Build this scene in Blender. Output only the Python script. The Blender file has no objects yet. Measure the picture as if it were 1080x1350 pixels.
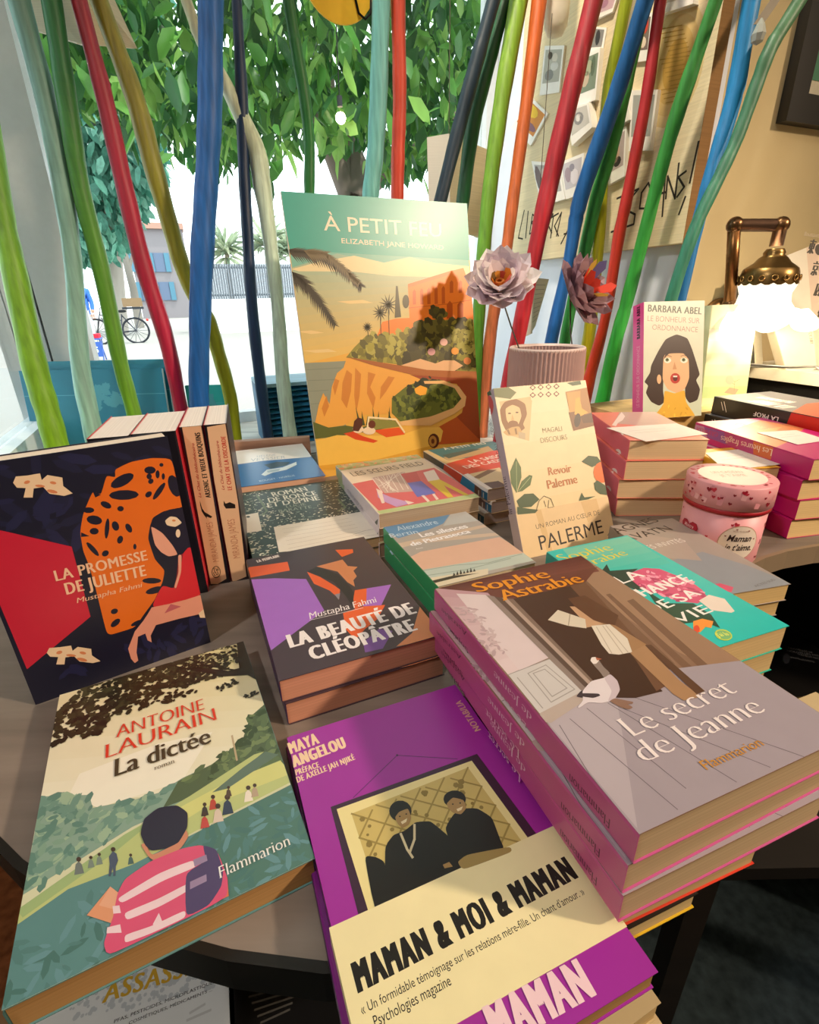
import bpy, bmesh, math, random
from math import sin, cos, pi, radians, sqrt
from mathutils import Vector, Matrix
from mathutils.geometry import tessellate_polygon

SC = bpy.context.scene
COL = SC.collection
K = 0.01                      # everything below is written in centimetres

# ------------------------------------------------------------------ camera
FPX, CAMH, PITCH, ROLL = 668.19, 28.7085, 0.400614, 0.0212519
_cp, _sp = cos(PITCH), sin(PITCH)
_r0, _d0, _f0 = Vector((1, 0, 0)), Vector((0, -_sp, -_cp)), Vector((0, _cp, -_sp))
CR = cos(ROLL) * _r0 + sin(ROLL) * _d0          # image right
CD = -sin(ROLL) * _r0 + cos(ROLL) * _d0         # image down
CF = _f0                                        # forward
CAM = Vector((0, 0, CAMH))
cam_data = bpy.data.cameras.new('camera')
cam_data.sensor_fit = 'VERTICAL'
cam_data.sensor_height = 36.0
cam_data.lens = FPX / 1350.0 * 36.0
cam_data.clip_start = 0.01
cam_data.clip_end = 300
cam = bpy.data.objects.new('camera', cam_data)
COL.objects.link(cam)
cam.matrix_world = Matrix(((CR.x, -CD.x, -CF.x, 0), (CR.y, -CD.y, -CF.y, 0),
                           (CR.z, -CD.z, -CF.z, CAMH * K), (0, 0, 0, 1)))
SC.camera = cam

# ------------------------------------------------------------------ world, sun, lamps, exposure
SC.view_settings.view_transform = 'Standard'
SC.view_settings.look = 'None'
SC.view_settings.gamma = 1.0
SC.view_settings.use_curve_mapping = False
SC.view_settings.exposure = 0.0
try:
    SC.cycles.max_bounces = 7
    SC.cycles.diffuse_bounces = 4
    SC.cycles.sample_clamp_indirect = 6.0
    SC.cycles.caustics_reflective = False
    SC.cycles.caustics_refractive = False
except Exception:
    pass
TH = radians(22.0)                                # the shop's axes: u along the window, w towards the street
U = Vector((cos(TH), sin(TH), 0))
W = Vector((-sin(TH), cos(TH), 0))
def st(s, t, z=0.0):
    return U * s + W * t + Vector((0, 0, z))

world = bpy.data.worlds.new('sky')
SC.world = world
world.use_nodes = True
_n = world.node_tree.nodes
_bg = _n['Background']
_bg.inputs['Color'].default_value = (0.86, 0.95, 1.0, 1)
_bg.inputs['Strength'].default_value = 3.4

def lamp(name, kind, loc, aim, energy, color, **kw):
    d = bpy.data.lights.new(name, kind)
    d.energy = energy
    d.color = color
    for k, v in kw.items():
        setattr(d, k, v)
    o = bpy.data.objects.new(name, d)
    COL.objects.link(o)
    o.location = Vector(loc) * K
    if aim is not None:
        o.rotation_euler = (Vector(aim) - Vector(loc)).to_track_quat('-Z', 'Y').to_euler()
    return o
lamp('sunlight', 'SUN', st(0, 0, 0), st(-40, 25, -100), 3.6, (1.0, 0.96, 0.88), angle=radians(1.0))
WARM = (1.0, 0.77, 0.55)
lamp('ceiling_or_fill_spot', 'SPOT', (236, -40, 158), (22, 70, 5), 310, WARM, spot_size=radians(42), spot_blend=0.9, shadow_soft_size=0.09)
lamp('ceiling_or_fill_spot', 'SPOT', st(-85, -15, 150), st(15, 40, 0), 42, (1.0, 0.93, 0.88), spot_size=radians(80), spot_blend=0.8, shadow_soft_size=0.06)  # unseen fill from the left, added to light the left-facing spines
lamp('ceiling_or_fill_spot', 'SPOT', st(22, 70, 178), st(88, 104, 62), 100, (1.0, 0.88, 0.70), spot_size=radians(58), spot_blend=0.8, shadow_soft_size=0.08)  # unseen spot, added to brighten the sign and the right-hand poles
lamp('ceiling_panel', 'AREA', st(60, -60, 183), st(60, -60, 0), 9, (1.0, 0.80, 0.60), shape='RECTANGLE', size=1.6, size_y=1.2)

# ------------------------------------------------------------------ pixel geometry
def ray(x, y):
    return (CF + CR * ((x - 540) / FPX) + CD * ((y - 675) / FPX))
def hit(x, y, p0, n):
    d = ray(x, y)
    return CAM + d * ((p0 - CAM).dot(n) / d.dot(n))
def at_z(x, y, z):
    return hit(x, y, Vector((0, 0, z)), Vector((0, 0, 1)))
def at_t(x, y, t):
    return hit(x, y, W * t, W)
def at_s(x, y, s):
    return hit(x, y, U * s, U)

# ------------------------------------------------------------------ colour and materials
def lin(h):
    h = h.lstrip('#')
    c = [int(h[i:i + 2], 16) / 255 for i in (0, 2, 4)]
    return tuple(x / 12.92 if x <= 0.04045 else ((x + 0.055) / 1.055) ** 2.4 for x in c)
def mix(a, b, f):
    return tuple(x * (1 - f) + y * f for x, y in zip(a, b))
MATS = {}
def nodes_of(name):
    m = bpy.data.materials.new(name)
    m.use_nodes = True
    nt = m.node_tree
    return m, nt, nt.nodes['Principled BSDF']
def ink_mat(name, rough=0.4, grain=(0, 0, 0), amount=0.0, spec=0.5, coat=0.0, metal=0.0, bump=0.0, trans=0.0):
    """takes the printed or painted colour from the mesh attribute 'ink', with procedural grain over it"""
    m, nt, b = nodes_of(name)
    a = nt.nodes.new('ShaderNodeAttribute'); a.attribute_name = 'ink'
    src = a.outputs['Color']
    if amount or bump:
        tc = nt.nodes.new('ShaderNodeTexCoord')
        mp = nt.nodes.new('ShaderNodeMapping'); mp.inputs['Scale'].default_value = grain
        ns = nt.nodes.new('ShaderNodeTexNoise'); ns.inputs['Detail'].default_value = 5
        ns.inputs['Scale'].default_value = 1.0
        nt.links.new(tc.outputs['Object'], mp.inputs['Vector'])
        nt.links.new(mp.outputs['Vector'], ns.inputs['Vector'])
        mr = nt.nodes.new('ShaderNodeMapRange')
        mr.inputs['To Min'].default_value = 1 - amount; mr.inputs['To Max'].default_value = 1 + amount * 0.6
        mr.inputs['From Min'].default_value = 0.25; mr.inputs['From Max'].default_value = 0.75
        nt.links.new(ns.outputs['Fac'], mr.inputs['Value'])
        mx = nt.nodes.new('ShaderNodeVectorMath'); mx.operation = 'SCALE'
        nt.links.new(src, mx.inputs[0]); nt.links.new(mr.outputs['Result'], mx.inputs['Scale'])
        src = mx.outputs['Vector']
        if bump:
            bp = nt.nodes.new('ShaderNodeBump'); bp.inputs['Strength'].default_value = bump; bp.inputs['Distance'].default_value = 0.002
            nt.links.new(ns.outputs['Fac'], bp.inputs['Height']); nt.links.new(bp.outputs['Normal'], b.inputs['Normal'])
    nt.links.new(src, b.inputs['Base Color'])
    b.inputs['Roughness'].default_value = rough
    b.inputs['Specular IOR Level'].default_value = spec
    b.inputs['Coat Weight'].default_value = coat
    b.inputs['Coat Roughness'].default_value = 0.3
    b.inputs['Metallic'].default_value = metal
    if trans:
        t = nt.nodes.new('ShaderNodeBsdfTranslucent'); nt.links.new(src, t.inputs['Color'])
        ms = nt.nodes.new('ShaderNodeMixShader'); ms.inputs['Fac'].default_value = trans
        out = nt.nodes['Material Output']
        nt.links.new(b.outputs['BSDF'], ms.inputs[1]); nt.links.new(t.outputs['BSDF'], ms.inputs[2])
        nt.links.new(ms.outputs['Shader'], out.inputs['Surface'])
    MATS[name] = m
    return m
ink_mat('gloss', 0.34, (60, 60, 60), 0.03, coat=0.18)
ink_mat('satin', 0.45, (60, 60, 60), 0.04)
ink_mat('matte', 0.85, (90, 90, 90), 0.06, spec=0.2)
ink_mat('paint', 0.5, (150, 150, 12), 0.35, bump=0.35)
ink_mat('page', 0.9, (3, 3, 1300), 0.18, spec=0.1)
ink_mat('wood', 0.5, (5, 45, 45), 0.35)
ink_mat('wall', 0.9, (14, 14, 14), 0.04, spec=0.2, bump=0.05)
ink_mat('leaf', 0.45, (9, 9, 9), 0.3, trans=0.45)
ink_mat('metal', 0.32, (40, 40, 40), 0.3, metal=0.9)
ink_mat('card', 0.85, (8, 8, 420), 0.13, spec=0.1, bump=0.15)
ink_mat('carpet', 1.0, (55, 55, 55), 0.45, spec=0.05, bump=0.5)
ink_mat('thin', 0.6, (60, 60, 60), 0.05, spec=0.3, trans=0.3)
def glass_mat():
    m, nt, b = nodes_of('glass')
    tr = nt.nodes.new('ShaderNodeBsdfTransparent'); tr.inputs['Color'].default_value = (0.97, 0.99, 0.985, 1)
    gl = nt.nodes.new('ShaderNodeBsdfGlossy'); gl.inputs['Roughness'].default_value = 0.02
    ns = nt.nodes.new('ShaderNodeFresnel'); ns.inputs['IOR'].default_value = 1.3
    ms = nt.nodes.new('ShaderNodeMixShader')
    ml = nt.nodes.new('ShaderNodeMath'); ml.operation = 'MULTIPLY'; ml.inputs[1].default_value = 0.22
    nt.links.new(ns.outputs['Fac'], ml.inputs[0]); nt.links.new(ml.outputs['Value'], ms.inputs['Fac']); nt.links.new(tr.outputs['BSDF'], ms.inputs[1]); nt.links.new(gl.outputs['BSDF'], ms.inputs[2])
    nt.links.new(ms.outputs['Shader'], nt.nodes['Material Output'].inputs['Surface'])
    MATS['glass'] = m
glass_mat()
def glow_mat(name, color, strength, base=(0.9, 0.88, 0.82)):
    m, nt, b = nodes_of(name)
    ns = nt.nodes.new('ShaderNodeTexNoise'); ns.inputs['Scale'].default_value = 40
    mr = nt.nodes.new('ShaderNodeMapRange'); mr.inputs['To Min'].default_value = strength * 0.9; mr.inputs['To Max'].default_value = strength * 1.1
    nt.links.new(ns.outputs['Fac'], mr.inputs['Value']); nt.links.new(mr.outputs['Result'], b.inputs['Emission Strength'])
    b.inputs['Base Color'].default_value = (*base, 1)
    b.inputs['Emission Color'].default_value = (*color, 1)
    b.inputs['Roughness'].default_value = 0.3
    MATS[name] = m
glow_mat('lit_glass', (1.0, 0.86, 0.62), 1.35)
glow_mat('bulb', (1.0, 0.80, 0.5), 60.0)

# ------------------------------------------------------------------ mesh builder
class MB:
    def __init__(s):
        s.v, s.f, s.m, s.c, s.names, s.sm = [], [], [], [], [], []
    def mi(s, mat):
        if mat not in s.names: s.names.append(mat)
        return s.names.index(mat)
    def add(s, vs, fs, mat, col, smooth=False):
        if isinstance(col, str): col = lin(col)
        o = len(s.v); s.v += [tuple(p) for p in vs]; k = s.mi(mat)
        for f in fs:
            s.f.append([i + o for i in f]); s.m.append(k); s.c.append(col); s.sm.append(smooth)
        return s
    def box(s, a, b, mat, col, M=None):
        x0, y0, z0 = a; x1, y1, z1 = b
        vs = [Vector(p) for p in ((x0, y0, z0), (x1, y0, z0), (x1, y1, z0), (x0, y1, z0), (x0, y0, z1), (x1, y0, z1), (x1, y1, z1), (x0, y1, z1))]
        if M: vs = [M @ p for p in vs]
        return s.add(vs, [(0, 3, 2, 1), (4, 5, 6, 7), (0, 1, 5, 4), (1, 2, 6, 5), (2, 3, 7, 6), (3, 0, 4, 7)], mat, col)
    def obox(s, c, ex, ey, ez, mat, col):
        """box from centre and three half-axis vectors"""
        c = Vector(c); M = Matrix((ex, ey, ez)).transposed()
        vs = [c + M @ Vector(p) for p in ((-1, -1, -1), (1, -1, -1), (1, 1, -1), (-1, 1, -1), (-1, -1, 1), (1, -1, 1), (1, 1, 1), (-1, 1, 1))]
        return s.add(vs, [(0, 3, 2, 1), (4, 5, 6, 7), (0, 1, 5, 4), (1, 2, 6, 5), (2, 3, 7, 6), (3, 0, 4, 7)], mat, col)
    def prism(s, poly, z0, z1, mat, col, side=None, sidemat=None):
        n = len(poly)
        vs = [(p[0], p[1], z0) for p in poly] + [(p[0], p[1], z1) for p in poly]
        tri = tessellate_polygon([[Vector((p[0], p[1], 0)) for p in poly]])
        s.add(vs, [tuple(i + n for i in t) for t in tri] + [tuple(reversed(t)) for t in tri], mat, col)
        s.add(vs, [(i, (i + 1) % n, (i + 1) % n + n, i + n) for i in range(n)], sidemat or mat, side or col)
        return s
    def tube(s, pts, rad, mat, col, n=10, smooth=True, cols=None, cap=True):
        pts = [Vector(p) for p in pts]
        if not isinstance(rad, (list, tuple)): rad = [rad] * len(pts)
        up = Vector((0.31, 0.17, 0.93)); o = len(s.v); vs = []; fs = []; cs = []
        for i, p in enumerate(pts):
            d = (pts[min(i + 1, len(pts) - 1)] - pts[max(i - 1, 0)]).normalized()
            if abs(d.dot(up)) > 0.95: a = d.cross(Vector((1, 0.2, 0))).normalized()
            else: a = d.cross(up).normalized()
            if i and a.dot(pa) < 0: a = -a
            pa = a
            b = d.cross(a)
            vs += [p + (a * cos(2 * pi * k / n) + b * sin(2 * pi * k / n)) * rad[i] for k in range(n)]
        for i in range(len(pts) - 1):
            fs = [(i * n + k, i * n + (k + 1) % n, (i + 1) * n + (k + 1) % n, (i + 1) * n + k) for k in range(n)]
            if i == 0: s.add(vs, fs, mat, cols[0] if cols else col, smooth)
            else:
                kk = s.mi(mat); c = cols[i] if cols else col
                if isinstance(c, str): c = lin(c)
                for f in fs:
                    s.f.append([q + o for q in f]); s.m.append(kk); s.c.append(c); s.sm.append(smooth)
        if cap:
            kk = s.mi(mat); c = cols[0] if cols else col
            if isinstance(c, str): c = lin(c)
            for f in ([o + k for k in range(n)], [o + (len(pts) - 1) * n + k for k in range(n)]):
                s.f.append(f); s.m.append(kk); s.c.append(c); s.sm.append(False)
        return s
    def lathe(s, prof, mat, col, n=40, M=None, smooth=True, wob=None):
        """prof: (radius, z) pairs; wob(angle, k) scales the radius and lifts z"""
        vs = []
        for k, (r, z) in enumerate(prof):
            for i in range(n):
                a = 2 * pi * i / n; q = wob(a, k) if wob else (1, 0)
                p = Vector((r * q[0] * cos(a), r * q[0] * sin(a), z + q[1]))
                vs.append(M @ p if M else p)
        fs = [(k * n + i, k * n + (i + 1) % n, (k + 1) * n + (i + 1) % n, (k + 1) * n + i) for k in range(len(prof) - 1) for i in range(n)]
        return s.add(vs, fs, mat, col, smooth)
    def ball(s, c, r, mat, col, n=12, sq=(1, 1, 1)):
        prof = [(r * sin(pi * k / 8), -r * cos(pi * k / 8)) for k in range(9)]
        M = Matrix.Translation(Vector(c)) @ Matrix.Diagonal((*sq, 1))
        return s.lathe(prof, mat, col, n, M)
    def build(s, name, parent=None, M=None, origin=None):
        """links ONE mesh object; coordinates are world centimetres, or local to M / to the parent's frame M"""
        me = bpy.data.meshes.new(name)
        o = bpy.data.objects.new(name, me); COL.objects.link(o)
        base = Vector((0, 0, 0))
        if origin is not None: base = Vector(origin)
        elif M is None and parent is None and s.v:
            n = len(s.v); zs = min(p[2] for p in s.v)
            base = Vector((sum(p[0] for p in s.v) / n, sum(p[1] for p in s.v) / n, zs))
        me.from_pydata([((Vector(p) - base) * K)[:] for p in s.v], [], s.f)
        for nm in s.names: me.materials.append(MATS[nm])
        me.polygons.foreach_set('material_index', s.m)
        me.polygons.foreach_set('use_smooth', s.sm)
        at = me.attributes.new('ink', 'FLOAT_COLOR', 'CORNER')
        buf = []
        for f, c in zip(s.f, s.c): buf += [c[0], c[1], c[2], 1.0] * len(f)
        at.data.foreach_set('color', buf)
        me.update()
        if M is not None:
            MM = M.copy(); MM.translation = M.translation * K; o.matrix_world = MM
        else: o.location = base * K
        if parent is not None:
            o.parent = parent
            if M is not None: o.matrix_parent_inverse = parent_world(parent).inverted()
        return o
def parent_world(p):
    return p.matrix_basis.copy()
def frame(ex, ey, ez, o):
    return Matrix(((ex.x, ey.x, ez.x, o.x), (ex.y, ey.y, ez.y, o.y), (ex.z, ey.z, ez.z, o.z), (0, 0, 0, 1)))
def tag(o, label=None, cat=None, group=None, kind=None):
    if label: o['label'] = label
    if cat: o['category'] = cat
    if group: o['group'] = group
    if kind: o['kind'] = kind
    return o
def thing(name, label, cat, M, group=None):
    o = bpy.data.objects.new(name, None); COL.objects.link(o)
    o.empty_display_size = 0.03
    MM = M.copy(); MM.translation = M.translation * K; o.matrix_world = MM
    return tag(o, label, cat, group)
def part(mb, name, parent):
    """a part whose coordinates are local to its thing"""
    o = mb.build(name, None, origin=(0, 0, 0)); o.parent = parent
    return o
def place(v):
    return Matrix.Translation(Vector(v))
def copy_tree(o, parent=None):
    c = o.copy(); COL.objects.link(c)
    if parent is not None: c.parent = parent
    for ch in list(o.children): copy_tree(ch, c)
    return c

# ------------------------------------------------------------------ lettering
GLYPH = {}
def glyphs(txt, bold=0.0, serif=0.0, thick=0.0, shear=0.0, space=0.0):
    key = (txt, bold, serif, thick, shear, space)
    if key in GLYPH: return GLYPH[key]
    cu = bpy.data.curves.new('t', 'FONT'); cu.body = txt; cu.size = 1.0; cu.offset = bold
    cu.resolution_u = 3; cu.space_character = 1.0 + space
    ob = bpy.data.objects.new('t', cu)
    me = bpy.data.meshes.new_from_object(ob)
    vs = [Vector((v.co.x, v.co.y)) for v in me.vertices]
    fs = [tuple(p.vertices) for p in me.polygons]
    bpy.data.objects.remove(ob); bpy.data.curves.remove(cu); bpy.data.meshes.remove(me)
    if serif or thick or bold > .005:
        # merge coincident vertices, find the outline, then thicken stems sideways and add slab ends
        idx, mp, vv = {}, [], []
        for v in vs:
            q = (round(v.x, 4), round(v.y, 4))
            if q not in idx: idx[q] = len(vv); vv.append(v.copy())
            mp.append(idx[q])
        fs = [tuple(mp[i] for i in f) for f in fs]
        cnt = {}
        for f in fs:
            n = len(f)
            for i in range(n):
                a, b = f[i], f[(i + 1) % n]
                cnt.setdefault((min(a, b), max(a, b)), []).append((a, b))
        edges = [e[0] for e in cnt.values() if len(e) == 1]
        nor = [Vector((0, 0)) for _ in vv]
        for a, b in edges:
            d = vv[b] - vv[a]; L = d.length
            if L > 1e-6:
                n = Vector((d.y, -d.x)) / L
                nor[a] += n * min(L, .2); nor[b] += n * min(L, .2)
        slabs = []
        if serif:
            for a, b in edges:
                d = vv[b] - vv[a]
                if abs(d.y) < 0.006 and 0.05 < abs(d.x) < 0.15:
                    down = d.x > 0
                    slabs.append((min(vv[a].x, vv[b].x), max(vv[a].x, vv[b].x), vv[a].y, down))
        for i, v in enumerate(vv):
            n = nor[i]
            if n.length > 1e-6:
                n = n.normalized(); v.x += n.x * thick
        for x0, x1, y, down in slabs:
            o = len(vv); y1 = y + serif * 0.32 * (1 if down else -1)
            vv += [Vector((x0 - serif, y)), Vector((x1 + serif, y)), Vector((x1 + serif * .9, y1)), Vector((x0 - serif * .9, y1))]
            fs.append((o, o + 1, o + 2, o + 3))
        vs = vv
    if shear: vs = [Vector((v.x + v.y * shear, v.y)) for v in vs]
    x0 = min(v.x for v in vs); x1 = max(v.x for v in vs)
    GLYPH[key] = (vs, fs, x0, x1)
    return GLYPH[key]
CAPH = max(v.y for v in glyphs('H')[0])
STY = {'sans': dict(), 'bold': dict(stem=.135), 'black': dict(stem=.165), 'heavy': dict(stem=.205), 'light': dict(bold=-0.012),
       'serif': dict(bold=-0.014, serif=0.05, thick=0.02), 'serifb': dict(bold=-0.004, serif=0.055, thick=0.032),
       'slab': dict(bold=0.012, serif=0.06, thick=0.03), 'didot': dict(bold=-0.022, serif=0.06, thick=0.028),
       'italic': dict(bold=-0.008, serif=0.035, thick=0.015, shear=0.22), 'script': dict(bold=0.015, shear=0.3)}

# ------------------------------------------------------------------ printing on a flat face
class Canvas:
    """a printed face: o = its origin, ax/ay = its in-plane axes, n = its outward normal, all in the thing's local cm;
       M = the thing's world matrix.  crop() sets where measured points come from."""
    EPS = 0.0009
    soft = False
    def __init__(s, mb, M, o, ax, ay, n, rect, mat='gloss'):
        s.mb, s.M, s.mat = mb, M, mat
        s.o, s.ax, s.ay, s.n, s.rect = Vector(o), Vector(ax), Vector(ay), Vector(n), rect
        R = M.to_3x3(); s.wo = M @ s.o; s.wn = R @ s.n; s.wx = R @ s.ax; s.wy = R @ s.ay
        s.k = 1; s.cx, s.cy, s.cs = 0, 0, 1.0; s.uvmode = False
    def crop(s, x, y, k): s.cx, s.cy, s.cs, s.uvmode = x, y, k, False; return s
    def local(s): s.uvmode = True; return s            # points given as 0..1 across the face, y up
    def p(s, q):
        if s.uvmode:
            x0, y0, x1, y1 = s.rect
            return Vector((x0 + (x1 - x0) * q[0], y0 + (y1 - y0) * q[1]))
        h = hit(s.cx + q[0] / s.cs, s.cy + q[1] / s.cs, s.wo, s.wn) - s.wo
        return Vector((h.dot(s.wx), h.dot(s.wy)))
    def put(s, pts, faces, col, mat=None, lift=None):
        h = s.EPS * (lift if lift is not None else s.k)
        s.mb.add([s.o + s.ax * q.x + s.ay * q.y + s.n * h for q in pts], faces, mat or s.mat, col)
    def clip(s, P):
        x0, y0, x1, y1 = s.rect
        for ax, lim, sg in ((0, x0, 1), (0, x1, -1), (1, y0, 1), (1, y1, -1)):
            out = []
            for i in range(len(P)):
                a, b = P[i - 1], P[i]; da, db = (a[ax] - lim) * sg, (b[ax] - lim) * sg
                if da >= 0 and db >= 0: out.append(b)
                elif da >= 0 > db: out.append(a.lerp(b, da / (da - db)))
                elif db >= 0 > da: out += [a.lerp(b, da / (da - db)), b]
            P = out
            if len(P) < 3: return []
        return P
    def poly(s, col, pts, raw=False):
        P = pts if raw else [s.p(q) for q in pts]
        if s.soft and not raw and len(P) >= 5:                   # round the corners of traced outlines
            for f in (.13, .25):
                P = [w for i in range(len(P)) for w in (P[i - 1].lerp(P[i], 1 - f), P[i].lerp(P[(i + 1) % len(P)], f))]
        P = s.clip([Vector(q) for q in P])
        if len(P) < 3: return s
        tri = tessellate_polygon([[Vector((q.x, q.y, 0)) for q in P]])
        s.put(P, tri, col); s.k += 1
        return s
    def polys(s, col, many):
        k = s.k
        for i, q in enumerate(many): s.k = k + i * .07; s.poly(col, q)
        s.k = k + 1 + len(many) * .07
        return s
    def line(s, col, pts, wd):
        P = [s.p(q) for q in pts]; k = s.k
        for a, b in zip(P, P[1:]):
            d = b - a
            if d.length < 1e-5: continue
            n = Vector((-d.y, d.x)).normalized() * wd / 2; e = d.normalized() * wd * 0.3
            s.poly(col, [a + n - e, b + n + e, b - n + e, a - n - e], raw=True); s.k += .07 - 1
        s.k += 1
        return s
    def lines(s, col, many, wd):
        for q in many: s.line(col, q, wd); s.k -= .95
        s.k += 1
        return s
    def oval(s, col, c, rx, ry=None, rot=0.0, n=14, keep=False):
        """rx, ry in measured units; the ring is traced on the face"""
        ry = rx if ry is None else ry; a = radians(rot)
        pts = []
        for i in range(n):
            x, y = rx * cos(2 * pi * i / n), ry * sin(2 * pi * i / n)
            pts.append((c[0] + x * cos(a) - y * sin(a), c[1] + x * sin(a) + y * cos(a)))
        s.poly(col, pts)
        if keep: s.k -= 1
        return s
    def ovals(s, col, lst, n=10):
        for q in lst:
            s.oval(col, (q[0], q[1]), q[2], q[3] if len(q) > 3 else None, q[4] if len(q) > 4 else 0, n); s.k -= .93
        s.k += 1
        return s
    def leafy(s, cols, region, num, size, seed=1, asp=0.5, n=6):
        """scattered printed dabs inside a region"""
        rnd = random.Random(seed)
        P = [s.p(q) for q in region]
        xs, ys = [q.x for q in P], [q.y for q in P]; k = s.k; done = 0; tries = 0
        while done < num and tries < num * 12:
            tries += 1
            q = Vector((rnd.uniform(min(xs), max(xs)), rnd.uniform(min(ys), max(ys))))
            ins = False
            for i in range(len(P)):
                a, b = P[i - 1], P[i]
                if (a.y > q.y) != (b.y > q.y) and q.x < (b.x - a.x) * (q.y - a.y) / (b.y - a.y) + a.x: ins = not ins
            if not ins: continue
            done += 1
            r = size * rnd.uniform(.5, 1.3); t = rnd.uniform(0, pi); s.k = k + rnd.random() * 5
            s.poly(rnd.choice(cols), [q + Vector((r * cos(2 * pi * i / n) * cos(t) - r * asp * sin(2 * pi * i / n) * sin(t),
                                                  r * cos(2 * pi * i / n) * sin(t) + r * asp * sin(2 * pi * i / n) * cos(t))) for i in range(n)], raw=True)
        s.k = k + 6
        return s
    def grad(s, c0, c1, quad, n=10):
        """printed colour ramp between edge quad[0]-quad[1] and edge quad[3]-quad[2]"""
        c0, c1 = lin(c0), lin(c1); P = [s.p(q) for q in quad]; k = s.k
        for i in range(n):
            a, b = i / n, (i + 1) / n; s.k = k
            s.poly(mix(c0, c1, (i + .5) / n), [P[0].lerp(P[3], a), P[1].lerp(P[2], a), P[1].lerp(P[2], b), P[0].lerp(P[3], b)], raw=True)
        s.k = k + 1
        return s
    def text(s, txt, col, p0, p1, ph, style='sans', mat=None):
        """baseline from p0 to p1, ph = a point at the height of the capitals above p0"""
        a, b, h = s.p(p0), s.p(p1), s.p(ph)
        ex = b - a; L = ex.length; ex = ex / L
        ey = Vector((-ex.y, ex.x)); hh = (h - a).dot(ey)
        if hh < 0: ey = -ey; hh = -hh
        ky = hh / CAPH; sty = dict(STY[style])
        sh = [0.0]; sp = 0.0
        if 'stem' in sty:                                        # bold weights: overprint sideways until the stems are full
            stem = sty.pop('stem'); _, _, x0, x1 = glyphs(txt)
            e = max(0.0, stem * ky - .105 * L / (x1 - x0)) / 2
            sh = [-e, -e / 3, e / 3, e]; sp = round(min(.4, 3.2 * e / (L / (x1 - x0))), 2)
            sty['space'] = sp
        vs, fs, x0, x1 = glyphs(txt, **sty)
        e = sh[-1]; kx = (L - 2 * e) / (x1 - x0)
        for q, dx in enumerate(sh):
            P = [a + ex * ((v.x - x0) * kx + e + dx) + ey * (v.y * ky) for v in vs]
            for i, f in enumerate(fs):                           # hair-thin steps keep overlapping strokes apart
                s.put([P[j] for j in f], [tuple(range(len(f)))], col, mat, lift=s.k + .15 * q + .8 * ((i * .618) % 1.0))
        s.k += 1.6
        return s

# ================================================================== the setting
MST = frame(U, W, Vector((0, 0, 1)), Vector((0, 0, 0)))       # local axes: s, t, z
def struct(name, boxes, mat, col):
    m = MB()
    for a, b in boxes: m.box(a, b, mat, col, MST)
    return tag(m.build(name), kind='structure')
FLOOR, CEIL, SILL, TAB = -75.0, 188.0, -3.0, -0.3
struct('floor', [((-112, -150, FLOOR - 4), (262, 150, FLOOR))], 'carpet', '#39454a')
struct('ceiling', [((-112, -150, CEIL), (262, 156, CEIL + 6))], 'wall', '#d8d2c4')
struct('wall_front', [((90.5, 78, FLOOR), (262, 86, CEIL))], 'wall', '#cdbb90')
struct('wall_reveal', [((88.6, 78, FLOOR), (90.5, 156, CEIL))], 'wall', '#dfe4ee')
struct('wall_corner', [((-112, 97, FLOOR), (-36, 103, CEIL))], 'wall', '#cfc9bd')
struct('wall_left', [((-118, -150, FLOOR), (-112, 103, CEIL))], 'wall', '#cfc6b4')
struct('wall_right', [((262, -150, FLOOR), (268, 86, CEIL))], 'wall', '#cfc1a3')
struct('wall_back', [((-112, -156, FLOOR), (262, -150, CEIL))], 'wall', '#c9bda6')
m = MB()                                                       # display sill of the bay, one board with a notch for the table
m.prism([U.xy * s + W.xy * t for s, t in ((-34, 103), (58, 103), (58, 79), (88.5, 79), (88.5, 150), (-34, 150))], FLOOR, SILL, 'wood', '#d5cfc6')
tag(m.build('trim_1'), kind='structure')
# front pane with its frame, and the pane at the side of the bay
m = MB()
m.box((-22, 150, FLOOR), (88.5, 154, -0.2), 'satin', '#e9edf0', MST)
m.box((-22, 150, CEIL - 6), (88.5, 154, CEIL), 'satin', '#e9edf0', MST)
m.box((85.5, 149, -0.2), (88.5, 154, CEIL - 6), 'satin', '#e9edf0', MST)
for s0, s1, t0 in ((-40, -37, 147.5), (-36.6, -31, 147), (-30.4, -22, 146.5)):      # grooved corner post
    m.box((s0, t0, FLOOR), (s1, 154, CEIL), 'satin', '#c9cbcb', MST)
m.box((-38, 149, FLOOR), (-24, 153, CEIL), 'satin', '#8b8f92', MST)
w1 = tag(m.build('window_1'), kind='structure')
g = MB(); g.box((-22, 151.4, -0.2), (85.5, 152.0, CEIL - 6), 'glass', '#ffffff', MST)
o = g.build('glass'); o.parent = w1; o.matrix_parent_inverse = Matrix.Translation(-w1.location)
m = MB()
m.box((-37, 103, FLOOR), (-32, 147, 5.2), 'satin', '#e4ebee', MST)
m.box((-37, 103, CEIL - 6), (-32, 147, CEIL), 'satin', '#e4ebee', MST)
w2 = tag(m.build('window_2'), kind='structure')
g = MB(); g.box((-35, 103, 5.2), (-34.4, 147, CEIL - 6), 'glass', '#ffffff', MST)
o = g.build('glass'); o.parent = w2; o.matrix_parent_inverse = Matrix.Translation(-w2.location)

# ------------------------------------------------------------------ the street outside
GR = -85.0
m = MB(); m.box((-2500, 156, GR - 10), (4200, 5200, GR), 'matte', '#93908a', MST)
tag(m.build('ground'), kind='structure')

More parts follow.
